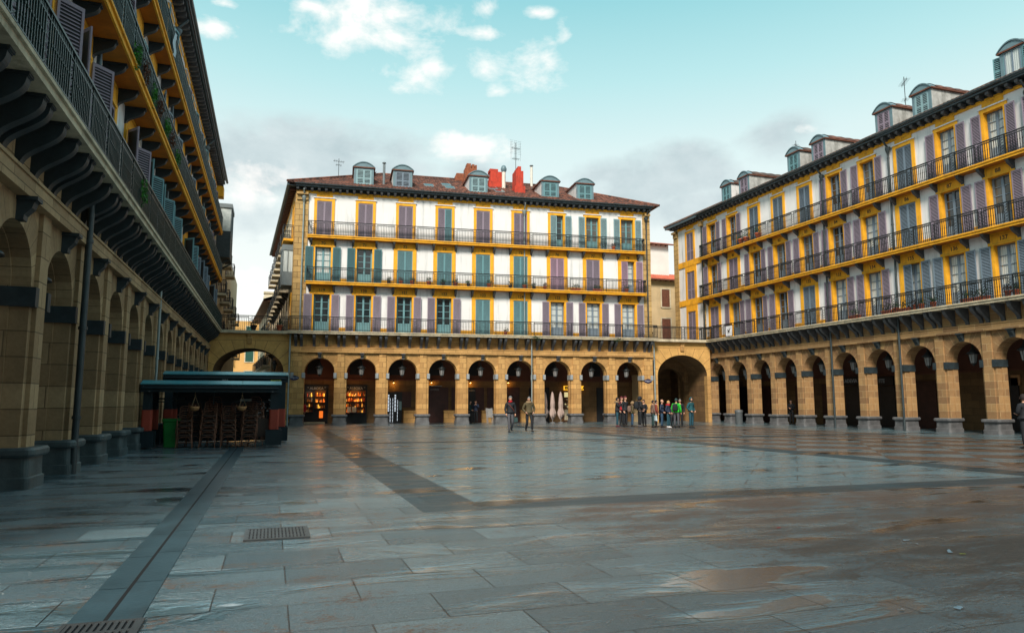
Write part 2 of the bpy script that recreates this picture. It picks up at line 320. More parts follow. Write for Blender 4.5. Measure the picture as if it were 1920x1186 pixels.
    dry = t.math('MULTIPLY', dry, t.ramp(wet, [(0.40, 0.25), (0.5, 1.0)]))
    r = t.math('ADD', r, t.math('MULTIPLY', dry, 0.22))
    t.set(b, 'Specular IOR Level', t.math('SUBTRACT', t.math('SUBTRACT', 1.0, t.math('MULTIPLY', band, 0.55)), t.math('MULTIPLY', dry, 0.72), clamp=True))
    r = t.math('ADD', r, t.math('MULTIPLY', band, 0.10))
    t.set(b, 'Roughness', r)
    pud = t.ramp(wet, [(0.38, 0.06), (0.50, 1.0)])
    h = t.math('ADD', t.math('MULTIPLY', g, 0.7), t.math('MULTIPLY', gs, 1.5)); h = t.math('ADD', h, t.math('MULTIPLY', g2, 0.35)); h = t.math('MULTIPLY', h, pud)
    h = t.math('MULTIPLY', h, t.math('SUBTRACT', 1.0, t.math('MULTIPLY', band, 0.8)))
    h = t.math('SUBTRACT', h, t.math('MULTIPLY', mort, 1.6))
    bp = t.new('ShaderNodeBump', in_Strength=1.0, in_Distance=0.022, in_Height=h); t.set(b, 'Normal', bp.outputs[0])
    bc = t.new('ShaderNodeBump', in_Strength=1.0, in_Distance=0.015, in_Height=h); t.set(b, 'Coat Normal', bc.outputs[0])
    film = t.math('SUBTRACT', 1.0, t.math('MULTIPLY', dry, 1.15), clamp=True); film = t.math('MULTIPLY', film, t.ramp(wet, [(0.40, 1.0), (0.66, 0.62)]))
    film = t.math('MULTIPLY', film, t.math('SUBTRACT', 1.0, t.math('MULTIPLY', band, 0.90)))
    film = t.math('MULTIPLY', film, t.math('SUBTRACT', 1.0, t.math('MULTIPLY', mort, 0.95)))
    t.set(b, 'Coat Weight', film); b.inputs['Coat IOR'].default_value = 1.8; t.set(b, 'Coat Roughness', t.ramp(wet, [(0.36, 0.05), (0.5, 0.17), (0.7, 0.24)]))
paving()
def MT(n): return MATS[n]

# ------------------------------------------------------------------ mesh helpers
class MB:
    """collects shapes, with material slots, into ONE mesh"""
    def __init__(s): s.v = []; s.f = []; s.m = []; s.mats = []; s.smooth = []
    def mi(s, mat):
        if mat not in s.mats: s.mats.append(mat)
        return s.mats.index(mat)
    def add(s, vs, fs, mat, smooth=False):
        o = len(s.v); s.v += [tuple(v) for v in vs]; k = s.mi(mat)
        for f in fs: s.f.append([i + o for i in f]); s.m.append(k); s.smooth.append(smooth)
    def box(s, x0, x1, y0, y1, z0, z1, mat):
        if x0 > x1: x0, x1 = x1, x0
        if y0 > y1: y0, y1 = y1, y0
        if z0 > z1: z0, z1 = z1, z0
        vs = [(x, y, z) for x in (x0, x1) for y in (y0, y1) for z in (z0, z1)]
        s.add(vs, [(0, 1, 3, 2), (4, 6, 7, 5), (0, 4, 5, 1), (2, 3, 7, 6), (0, 2, 6, 4), (1, 5, 7, 3)], mat)
    def ob(s, t0, t1, o0, o1, z0, z1, mat): s.box(t0, t1, -o1, -o0, z0, z1, mat)     # facade frame: o points out of the wall
    def quad(s, a, b, c, d, mat): s.add([a, b, c, d], [(0, 1, 2, 3)], mat)
    def prism(s, pts, axis, a0, a1, mat, smooth=False):
        """polygon pts (2D) extruded along axis 'x','y' or 'z'"""
        n = len(pts)
        def P(p, a): return {'x': (a, p[0], p[1]), 'y': (p[0], a, p[1]), 'z': (p[0], p[1], a)}[axis]
        s.add([P(p, a0) for p in pts] + [P(p, a1) for p in pts], [list(range(n)), list(range(2 * n - 1, n - 1, -1))], mat)
        s.add([P(p, a0) for p in pts] + [P(p, a1) for p in pts], [(i, i + n, (i + 1) % n + n, (i + 1) % n) for i in range(n)], mat, smooth)
    def tube(s, path, r, mat, n=6, caps=True):
        path = [Vector(p) for p in path]; rs = r if isinstance(r, (list, tuple)) else [r] * len(path)
        vs = []; up = None
        for i, p in enumerate(path):
            d = (path[min(i + 1, len(path) - 1)] - path[max(i - 1, 0)]).normalized()
            a = Vector((0, 0, 1)) if abs(d.z) < 0.9 else Vector((1, 0, 0))
            if up is not None: a = up
            e1 = d.cross(a).normalized(); e2 = e1.cross(d).normalized(); up = e2
            for k in range(n):
                an = 2 * PI * k / n; vs.append(p + (e1 * math.cos(an) + e2 * math.sin(an)) * rs[i])
        fs = []
        for i in range(len(path) - 1):
            for k in range(n): fs.append((i * n + k, i * n + (k + 1) % n, (i + 1) * n + (k + 1) % n, (i + 1) * n + k))
        s.add(vs, fs, mat, True)
        if caps: s.add(vs[:n], [list(range(n - 1, -1, -1))], mat); s.add(vs[-n:], [list(range(n))], mat)
    def lathe(s, prof, mat, n=16, c=(0, 0, 0), smooth=True, sx=1.0, sy=1.0):
        vs = []
        for (r, z) in prof:
            for k in range(n): vs.append((c[0] + r * sx * math.cos(2 * PI * k / n), c[1] + r * sy * math.sin(2 * PI * k / n), c[2] + z))
        fs = [(i * n + k, i * n + (k + 1) % n, (i + 1) * n + (k + 1) % n, (i + 1) * n + k) for i in range(len(prof) - 1) for k in range(n)]
        s.add(vs, fs, mat, smooth)
        s.add(vs[:n], [list(range(n - 1, -1, -1))], mat); s.add(vs[-n:], [list(range(n))], mat)
    def ball(s, c, r, mat, n=10, m=7):
        rx, ry, rz = r if isinstance(r, (tuple, list)) else (r, r, r)
        prof = [(max(0.02, math.sin(PI * i / m)), -math.cos(PI * i / m)) for i in range(m + 1)]
        vs = [(c[0] + rx * p * math.cos(2 * PI * k / n), c[1] + ry * p * math.sin(2 * PI * k / n), c[2] + rz * z) for p, z in prof for k in range(n)]
        s.add(vs, [(i * n + k, i * n + (k + 1) % n, (i + 1) * n + (k + 1) % n, (i + 1) * n + k) for i in range(m) for k in range(n)] + [list(range(n - 1, -1, -1)), list(range(m * n, m * n + n))], mat, True)
    def mesh(s, name):
        me = bpy.data.meshes.new(name); me.from_pydata(s.v, [], s.f)
        for mt in s.mats: me.materials.append(MT(mt))
        me.polygons.foreach_set('material_index', s.m); me.polygons.foreach_set('use_smooth', s.smooth)
        me.update(); return me
    def build(s, name, parent=None, loc=None, rz=None): return link(name, s.mesh(name), parent, loc, rz)
def link(name, me, parent=None, loc=None, rz=None):
    o = bpy.data.objects.new(name, me); COL.objects.link(o)
    if parent: o.parent = parent
    if loc: o.location = loc
    if rz is not None: o.rotation_euler = (0, 0, rz)
    return o
def tag(o, label, cat, group=None, kind=None):
    if label: o['label'] = label
    if cat: o['category'] = cat
    if group: o['group'] = group
    if kind: o['kind'] = kind
    return o
def empty(name, loc, rz=0.0, label=None, cat=None, group=None):
    o = bpy.data.objects.new(name, None); COL.objects.link(o); o.location = loc; o.rotation_euler = (0, 0, rz); o.empty_display_size = 0.3
    return tag(o, label, cat, group)
def copy_tree(o, parent=None, loc=None, rz=None, label=None, group=None):
    c = o.copy(); COL.objects.link(c); c.parent = parent
    for ch in list(o.children): copy_tree(ch, c)
    if loc is not None: c.location = loc
    if rz is not None: c.rotation_euler = (0, 0, rz)
    if label: c['label'] = label
    if group: c['group'] = group
    return c
TXT = {}
def text_mesh(s, size, mat, ext=0.006, bold=0.0, shear=0.0):
    key = (s, size, mat, bold)
    if key not in TXT:
        cu = bpy.data.curves.new('letters', 'FONT'); cu.body = s; cu.size = size; cu.align_x = 'CENTER'; cu.align_y = 'CENTER'; cu.extrude = ext; cu.offset = bold; cu.shear = shear
        cu.resolution_u = 3
        ob = bpy.data.objects.new('tmp', cu); COL.objects.link(ob)
        dg = bpy.context.evaluated_depsgraph_get(); me = bpy.data.meshes.new_from_object(ob.evaluated_get(dg)); me.name = 'lettering'
        bpy.data.objects.remove(ob); me.materials.clear(); me.materials.append(MT(mat)); TXT[key] = me
    return TXT[key]
def letters(name, s, size, mat, parent, loc, rot=(PI / 2, 0, 0), bold=0.0, shear=0.0):
    o = link(name, text_mesh(s, size, mat, bold=bold, shear=shear), parent, loc); o.rotation_euler = rot; return o

# ------------------------------------------------------------------ ground
g = MB(); g.quad((-250, -120, 0), (300, -120, 0), (300, 400, 0), (-250, 400, 0), 'paving')
tag(g.build('ground'), 'wet granite paving of the square', None, kind='structure')
gut = MB()
plain('gutter_slab', (0.045, 0.085, 0.105), 0.3, 0.25, 1.5, 0.15, 20, dirt=((0.03, 0.03, 0.03), 3.0, 2.0, (1, 0.3, 1)))
plain('black_gap', (0.006, 0.006, 0.007), 0.7, 0.1)
yy = 3.0; k = 0
while yy < 27.0:
    L = 1.32
    gut.quad((-1.31, yy, 0.006), (-1.085, yy, 0.004), (-1.085, yy + L - 0.012, 0.004), (-1.31, yy + L - 0.012, 0.006), 'gutter_slab')
    gut.quad((-1.055, yy + .2, 0.004), (-0.83, yy + .2, 0.006), (-0.83, yy + .2 + L - 0.012, 0.006), (-1.055, yy + .2 + L - 0.012, 0.004), 'gutter_slab')
    yy += L
gut.quad((-1.085, 3, 0.0045), (-1.055, 3, 0.0045), (-1.055, 27, 0.0045), (-1.085, 27, 0.0045), 'black_gap')
tag(gut.build('gutter'), 'slate drainage channel running along the left arcade', None, kind='structure')
def grate(x0, x1, y0, y1, nx, ny, label):
    e = empty('drain_grate', ((x0 + x1) / 2, (y0 + y1) / 2, 0.0), 0, label, 'drain grate', 'drain grates')
    b = MB(); W, H = (x1 - x0) / 2, (y1 - y0) / 2
    b.box(-W, W, -H, H, 0.004, 0.008, 'black_gap'); b.build('pit', e)
    b = MB(); fr = 0.03
    for (a, c, d, f) in [(-W, W, -H, -H + fr), (-W, W, H - fr, H), (-W, -W + fr, -H + fr, H - fr), (W - fr, W, -H + fr, H - fr)]: b.box(a, c, d, f, 0.008, 0.022, 'grate_metal')
    for i in range(1, nx): x = -W + 2 * W * i / nx; b.box(x - .012, x + .012, -H + fr, H - fr, 0.008, 0.018, 'grate_metal')
    for i in range(1, ny): y = -H + 2 * H * i / ny; b.box(-W + fr, W - fr, y - .014, y + .014, 0.0085, 0.0205, 'grate_metal')
    b.build('grille', e)
grate(-0.24, 0.49, 8.82, 9.55, 18, 4, 'square metal drain grate in the paving right of the gutter')
grate(-1.32, -0.80, 5.15, 5.92, 12, 3, 'metal drain grate set in the gutter channel at the bottom edge')
b = MB(); b.box(-.24, .24, -.07, .07, 0.003, 0.008, 'black_gap')
tag(b.build('drain_cover', None, (-3.42, 18.7, 0)), 'small dark slot drain cover near the left arcade piers', 'drain cover')
for i, (x, y, L, a, mt, lb) in enumerate([(6.89, 6.47, .09, .1, 'bag_blue', 'flat pale blue paper scrap lying farthest left on the wet paving'), (6.82, 5.72, .07, .3, 'yellow_sticker', 'long yellowish paper scrap on the brown wet paving'),
        (6.80, 6.25, .05, .9, 'white_cloth', 'small white crumpled scrap behind the blue wrapper'), (6.78, 5.84, .10, 1.0, 'bag_blue', 'crumpled bright blue wrapper standing up on the paving'),
        (5.01, 4.27, .09, .5, 'bag_blue', 'pale blue paper scrap nearest the camera'), (4.55, 4.37, .05, .2, 'white_cloth', 'tiny white scrap left of the nearest blue scrap'), (6.05, 7.6, .07, .4, 'red_cloth', 'small reddish scrap among the paving stains')]):
    b = MB(); r = random.Random(i)
    vs = [(L * (u / 3 - .5) + r.uniform(-.01, .01), L * .45 * (v / 2 - .5) + r.uniform(-.01, .01), 0.006 + r.uniform(0, .022 if 'crump' in lb else .008)) for u in range(4) for v in range(3)]
    b.add(vs, [(u * 3 + v, u * 3 + v + 1, u * 3 + v + 4, u * 3 + v + 3) for u in range(3) for v in range(2)], mt)
    tag(b.build('litter', None, (x, y, 0), a), lb, 'litter', 'bits of litter on the paving')

# ------------------------------------------------------------------ facade pieces (frame: x = t along the wall, -y = outward, z up)
Z_STR0, Z_STR1, Z_S1B, Z_S1T = 5.15, 5.53, 6.42, 6.62
Z_S2B, Z_S2T, Z_S3B, Z_S3T, Z_CORN, Z_EAVE = 10.0, 10.2, 13.40, 13.6, 16.95, 17.36
O1, O2, O3, OE = 0.82, 0.68, 0.56, 0.60
WALLO = -0.02
OPEN = {1: (1.12, Z_S1T, 9.36), 2: (1.12, Z_S2T, 12.84), 3: (1.06, Z_S3T, 16.26)}
_cache = {}
def cached(key, fn):
    if key not in _cache: _cache[key] = fn()
    return _cache[key]
def scroll_mesh(P, H, W, mat, lip=0.07):
    def f():
        b = MB(); pts = [(0, 0), (-P, 0), (-P, -lip)]
        n = 18
        for i in range(n + 1):
            s = i / n; q = s * s * (3 - 2 * s); q = .45 * q + .55 * q * q * (3 - 2 * q); o = P * (1 - .88 * q) - 0.015; z = -lip - (H - lip) * s
            pts.append((-o, z))
        pts.append((0, -H))
        # split into strips so that the side polygon stays planar-convex for rendering
        n2 = len(pts)
        b.prism(pts, 'x', -W / 2, W / 2, mat)
        b.ob(-W / 2 - .02, W / 2 + .02, 0, P + .02, -0.001, -0.05, mat)
        return b.mesh('scroll')
    return cached(('scroll', P, H, W, mat), f)
def pier_mesh(bay, mat, open_w, with_left=True):
    W = bay - open_w
    def f():
        b = MB(); h = W / 2
        b.ob(-h, h, -0.40, -0.08, 0.0, ZSPR, mat)
        b.ob(-h - .035, h + .035, -0.78, -0.40, 0.0, ZSPR, mat)
        b.ob(-0.25, 0.25, -0.08, 0.0, 0.0, Z_STR0, mat)
        return b.mesh('pier')
    return cached(('pier', bay, mat), f)
def rrect(hw, hd, r, k=4):
    pts = []
    for (cx, cy, a0) in [(hw - r, hd - r, 0), (-hw + r, hd - r, 90), (-hw + r, -hd + r, 180), (hw - r, -hd + r, 270)]:
        for i in range(k + 1):
            a = rad(a0 + 90 * i / k); pts.append((cx + r * math.cos(a), cy + r * math.sin(a)))
    return pts
def base_mesh(W, mat):
    def f():
        b = MB(); prof = [(0, .10, .03), (.20, .10, .03), (.22, .07, .03), (.56, .06, .04), (.58, .13, .05), (.62, .155, .06), (.70, .155, .06), (.745, .12, .05)]
        rings = []
        for z, e, r in prof: rings.append([(x, y + 0.36, z) for x, y in rrect(W / 2 + e, 0.42 + e, 0.08 + r)])
        n = len(rings[0]); vs = [v for rg in rings for v in rg]
        b.add(vs, [(i * n + k, i * n + (k + 1) % n, (i + 1) * n + (k + 1) % n, (i + 1) * n + k) for i in range(len(rings) - 1) for k in range(n)], mat)
        b.add(rings[-1], [list(range(n))], mat)
        return b.mesh('pier_base')
    return cached(('base', W, mat), f)
def impost_mesh(bay, mat, open_w):
    W = bay - open_w
    def f(s):
        b = MB(); h = W / 2; a, c = s * (h - 0.13), s * (h + 0.075)
        b.ob(a, c, -0.80, 0.03, 3.33, 3.70, mat); return b.mesh('impost')
    return [cached(('impost', bay, mat, s), lambda: f(s)) for s in (-1, 1)]
def arch_ring(b, bay, open_w, o_front, o_back, R, mat, zt, tc):
    """spandrel of one bay with a semicircular hole"""
    n = 24; hb = bay / 2
    pts = [(R * math.cos(PI * i / n), ZSPR + R * math.sin(PI * i / n)) for i in range(n + 1)]
    pts = [(hb, ZSPR)] + pts + [(-hb, ZSPR)]
    for i in range(len(pts) - 1):
        (x0, z0), (x1, z1) = pts[i], pts[i + 1]
        if abs(x0 - x1) < 1e-6: continue
        b.quad((tc + x1, -o_front, z1), (tc + x0, -o_front, z0), (tc + x0, -o_front, zt), (tc + x1, -o_front, zt), mat)
        b.quad((tc + x0, -o_back, z0), (tc + x1, -o_back, z1), (tc + x1, -o_back, zt), (tc + x0, -o_back, zt), mat)
        b.quad((tc + x0, -o_front, z0), (tc + x1, -o_front, z1), (tc + x1, -o_back, z1), (tc + x0, -o_back, z0), mat)
def keystone_mesh(mat):
    def f():
        b = MB(); P, H = 0.22, 0.42
        pts = [(0.08, 0), (-P, 0), (-P, -.08), (-P + .03, -.1), (-P + .06, -.2), (-.05, -.33), (-.04, -H), (0.08, -H)]
        b.prism(pts, 'x', -.11, .11, mat); b.ob(-.15, .15, -.08, P + .03, -0.002, -.07, mat)
        return b.mesh('keystone')
    return cached(('key', mat), f)
def railing_mesh(t0, t1, lattices, mat, ends=(0, 0), depth=0.7, step=0.118):
    """iron railing along x at y=0, returns at the ends if asked"""
    b = MB(); H = 1.03
    def run(P0, P1, lats):
        L = (P1 - P0).length; d = (P1 - P0).normalized(); nn = Vector((-d.y, d.x, 0))
        def bx(a0, a1, z0, z1, w):
            A = P0 + d * a0; B = P0 + d * a1
            c = [A - nn * w, B - nn * w, B + nn * w, A + nn * w]
            vs = [(p.x, p.y, z) for z in (z0, z1) for p in c]
            b.add(vs, [(0, 3, 2, 1), (4, 5, 6, 7), (0, 1, 5, 4), (1, 2, 6, 5), (2, 3, 7, 6), (3, 0, 4, 7)], mat)
        bx(0, L, H - .045, H, .03); bx(0, L, H - .17, H - .15, .012); bx(0, L, .07, .095, .014)
        n = max(1, int(L / step))
        for i in range(n + 1):
            a = L * i / n
            inl = any(abs(a - l) < .13 for l in lats)
            if inl: continue
            bx(a - .012, a + .012, 0.0, H - .03, .012)
            bx(a - .019, a + .019, .50, .54, .019); bx(a - .016, a + .016, .26, .28, .016)
            if i < n:                                  # small arcs under the handrail
                a2 = L * (i + .5) / n
                bx(a2 - .028, a2 + .028, H - .15, H - .125, .008); bx(a2 - .008, a2 + .008, H - .125, H - .035, .008)
        for l in lats:
            for q in (-.12, .12): bx(l + q - .014, l + q + .014, 0, H, .014)
            m = 5
            for k in range(m):
                z0 = .1 + (H - .28) * k / m; z1 = .1 + (H - .28) * (k + 1) / m
                for sgn in (-1, 1):
                    A = P0 + d * (l - .11 * sgn); B = P0 + d * (l + .11 * sgn)
                    b.add([(A.x, A.y, z0), (A.x, A.y, z0 + .022), (B.x, B.y, z1), (B.x, B.y, z1 - .022)], [(0, 3, 2, 1)], mat)
                    b.add([(A.x + nn.x * .012, A.y + nn.y * .012, z0), (A.x + nn.x * .012, A.y + nn.y * .012, z0 + .022), (B.x + nn.x * .012, B.y + nn.y * .012, z1), (B.x + nn.x * .012, B.y + nn.y * .012, z1 - .022)], [(0, 1, 2, 3)], mat)
    run(Vector((t0, 0, 0)), Vector((t1, 0, 0)), [l - t0 for l in lattices])
    for e, x in zip(ends, (t0, t1)):
        if e: run(Vector((x, 0, 0)), Vector((x, depth, 0)), [])
    return b.mesh('railing')
def wall_holes(b, t0, t1, z0, z1, holes, y, mat):
    ts = sorted({t0, t1} | {h[0] for h in holes} | {h[1] for h in holes}); zs = sorted({z0, z1} | {h[2] for h in holes} | {h[3] for h in holes})
    for i in range(len(ts) - 1):
        for j in range(len(zs) - 1):
            tc, zc = (ts[i] + ts[i + 1]) / 2, (zs[j] + zs[j + 1]) / 2
            if any(h[0] < tc < h[1] and h[2] < zc < h[3] for h in holes): continue
            if tc < t0 or tc > t1 or zc < z0 or zc > z1: continue
            b.quad((ts[i], y, zs[j]), (ts[i + 1], y, zs[j]), (ts[i + 1], y, zs[j + 1]), (ts[i], y, zs[j + 1]), mat)
def surround_mesh(fl):
    w, z0, z1 = OPEN[fl]
    def f():
        b = MB(); h = w / 2; H = z1 - z0; dp = 0.34
        if fl < 3:
            W = .85; top = ((Z_S2B if fl == 1 else Z_S3B) - z0)
            b.ob(-W, -h, WALLO, 0.03, 0, top, 'yellow'); b.ob(h, W, WALLO, 0.03, 0, top, 'yellow'); b.ob(-h, h, WALLO, 0.03, H, top, 'yellow')
            zc = (H + top) / 2 - .02
            for (a, c, d, e) in [(-.6, .6, zc + .20, zc + .215), (-.6, .6, zc - .215, zc - .20), (-.6, -.585, zc - .2, zc + .2), (.585, .6, zc - .2, zc + .2)]:
                b.ob(a, c, 0.03, 0.036, d, e, 'letter_orange')
            b.ob(-h - .06, h + .06, .03, .06, H, H + .07, 'yellow')
        else:
            W = h + .2
            b.ob(-W, -h, WALLO, 0.05, 0, H + .2, 'yellow'); b.ob(h, W, WALLO, 0.05, 0, H + .2, 'yellow'); b.ob(-h, h, WALLO, 0.05, H, H + .2, 'yellow')
            b.ob(-W - .05, W + .05, WALLO, .10, H + .2, H + .26, 'white_wall')
            b.ob(-.57, .57, WALLO, .03, H + .30, H + .60, 'yellow')
        # reveals
        b.quad((-h, -WALLO, 0), (-h, dp, 0), (-h, dp, H), (-h, -WALLO, H), 'yellow'); b.quad((h, dp, 0), (h, -WALLO, 0), (h, -WALLO, H), (h, dp, H), 'yellow')
        b.quad((-h, -WALLO, H), (-h, dp, H), (h, dp, H), (h, -WALLO, H), 'yellow'); b.quad((-h, -WALLO, .005), (h, -WALLO, .005), (h, dp, .005), (-h, dp, .005), 'slab_stone')
        return b.mesh('window')
    return cached(('sur', fl), f)
def french_mesh(fl, mat, panel=True):
    w, z0, z1 = OPEN[fl]
    def f():
        b = MB(); h = w / 2 - .01; H = z1 - z0 - .01; y0, y1 = 0.24, 0.29
        def bx(a, c, d, e, yy=y0): b.box(a, c, yy, y1, d, e, mat)
        bx(-h, -h + .06, 0.02, H); bx(h - .06, h, 0.02, H); bx(-h + .06, h - .06, H - .06, H)
        bx(-.065, .065, .02, H - .06, y0 - .015)
        zp = .78 if panel else .12
        bx(-h + .06, -.065, .02, zp); bx(.065, h - .06, .02, zp)
        if panel:
            for s in (-1, 1): b.box(s * .12, s * (h - .11), y0 - .012, y0 + .01, .14, .66, mat)
        nb = 4
        for k in range(1, nb):
            z = zp + (H - .06 - zp) * k / nb
            bx(-h + .06, -.065, z - .018, z + .018); bx(.065, h - .06, z - .018, z + .018)
        bx(-h + .06, -h + .10, zp, H - .06); bx(h - .10, h - .06, zp, H - .06)
        return b.mesh('casement')
    return cached(('fr', fl, mat, panel), f)
def pane_mesh(fl, mat):
    w, z0, z1 = OPEN[fl]
    def f():
        b = MB(); h = w / 2 - .05; H = z1 - z0 - .04
        b.box(-h, h, .275, .282, .05, H, mat); return b.mesh('pane')
    return cached(('pane', fl, mat), f)
def shutter_mesh(w, H, mat, step=0.075):
    def f():
        b = MB(); tk = .035; s = .055
        b.box(0, s, -tk, 0, 0, H, mat); b.box(w - s, w, -tk, 0, 0, H, mat)
        zs = [0, .52 * H, H]
        b.box(s, w - s, -tk, 0, 0, .1, mat); b.box(s, w - s, -tk, 0, H - .08, H, mat); b.box(s, w - s, -tk, 0, .40 * H - .04, .40 * H + .04, mat)
        b.box(s, w - s, -.008, -.004, .1, H - .08, 'door_dark')  # dark sheet behind the slats: shade of the gaps put into colour
        for a, c in ((.1, .40 * H - .04), (.40 * H + .04, H - .08)):
            n = int((c - a) / step)
            for i in range(n):
                z = a + (c - a) * (i + .5) / n
                b.add([(s, -.034, z - .026), (w - s, -.034, z - .026), (w - s, -.012, z + .012), (s, -.012, z + .012)], [(0, 1, 2, 3)], mat)
        return b.mesh('shutter')
    return cached(('sh', round(w, 3), round(H, 3), mat), f)
def window(parent, t, fl, num, state, cols, casement='teal', pane='glass', jit=0.0):
    """state: 'o' open both, 'c' closed both, 'l' left closed / right open; cols: one or two shutter colours"""
    w, z0, z1 = OPEN[fl]; H = z1 - z0 - .02; lw = w / 2 - .006
    if isinstance(cols, str): cols = (cols, cols)
    o = link('window', surround_mesh(fl), parent, (t, 0, z0))
    if state != 'c':
        if pane == 'glass' and rng.random() < .25: pane = 'glass_blind'
        link('casement', french_mesh(fl, casement), o); link('pane', pane_mesh(fl, pane), o)
    else:
        link('casement', french_mesh(fl, casement), o)
    of = .055 if fl < 3 else .075
    for s, cl in ((-1, cols[0]), (1, cols[1])):
        me = shutter_mesh(lw, H, cl)
        closed = state == 'c' or (state == 'l' and s == -1)
        sh = link('shutter', me, o)
        if closed:
            sh.location = (-w / 2 + .003 if s == -1 else .003, .02, .01)
        else:
            a = jit * s + rng.uniform(-.04, .10) * s
            hinge = w / 2 + .13
            if s == -1:                                   # leaf folded back against the wall
                sh.rotation_euler = (0, 0, a); sh.location = (-hinge - lw * math.cos(a), -of - max(0, -lw * math.sin(-a)) - .0, .01)
                sh.location = (-hinge - lw * math.cos(a), -of - lw * math.sin(abs(a)), .01); sh.rotation_euler = (0, 0, abs(a))
            else:
                sh.rotation_euler = (0, 0, -abs(a)); sh.location = (hinge, -of, .01)
    if num:
        if fl < 3:
            top = (Z_S2B if fl == 1 else Z_S3B) - z0; hh = z1 - z0
            letters('house_number', str(num), .30, 'letter_black', o, (0, -.031, (hh + top) / 2 - .02), bold=.006)
        else: letters('house_number', str(num), .22, 'letter_orange', o, (0, -.031, z1 - z0 + .45), bold=.004)
    return o
def downpipe(parent, t, z0, z1, mat, o=0.10, r=.055, head=False, bend=None):
    b = MB(); b.tube([(t, -o, z0), (t, -o, z1)], r, mat, 8)
    z = z0 + 1.2
    while z < z1: b.tube([(t, -o, z), (t, -o, z + .07)], r * 1.3, mat, 8); z += 2.0
    if head:
        b.lathe([(.06, -.5), (.10, -.35), (.20, -.1), (.20, 0)], mat, 4, (t, -o, z1)); b.tube([(t, -o, z1), (t, -o - .4, z1 + .45)], r, mat, 8)
    return b.build('downpipe', parent)

def roof_strip(b, t0, t1, rise, run, mat, hipL=True, hipR=True, step=0.085, wave=0.24, y_e=-OE - .06, z_e=Z_EAVE + .02):
    """corrugated tile slope going back from the eave"""
    nr = int(run / .36); sl = rise / run
    for r in range(nr):
        d0, d1 = run * r / nr, run * (r + 1) / nr
        a = t0 + (d0 if hipL else 0); c = t1 - (d0 if hipR else 0)
        n = int((c - a) / step)
        if n < 2: break
        vs = []
        for i in range(n + 1):
            x = a + (c - a) * i / n; ph = 2 * PI * x / wave
            amp = .035 * math.cos(ph)
            vs.append((x, y_e + d0, z_e + d0 * sl + amp + .03)); vs.append((x, y_e + d1, z_e + d1 * sl + amp * .85 - .0))
        b.add(vs, [(2 * i, 2 * i + 2, 2 * i + 3, 2 * i + 1) for i in range(n)], mat, False)
        fv = []
        for i in range(n + 1):
            fv.append(vs[2 * i]); x, y, z = vs[2 * i]; fv.append((x, y + .01, z - .05))
        b.add(fv, [(2 * i + 1, 2 * i + 3, 2 * i + 2, 2 * i) for i in range(n)], mat, False)

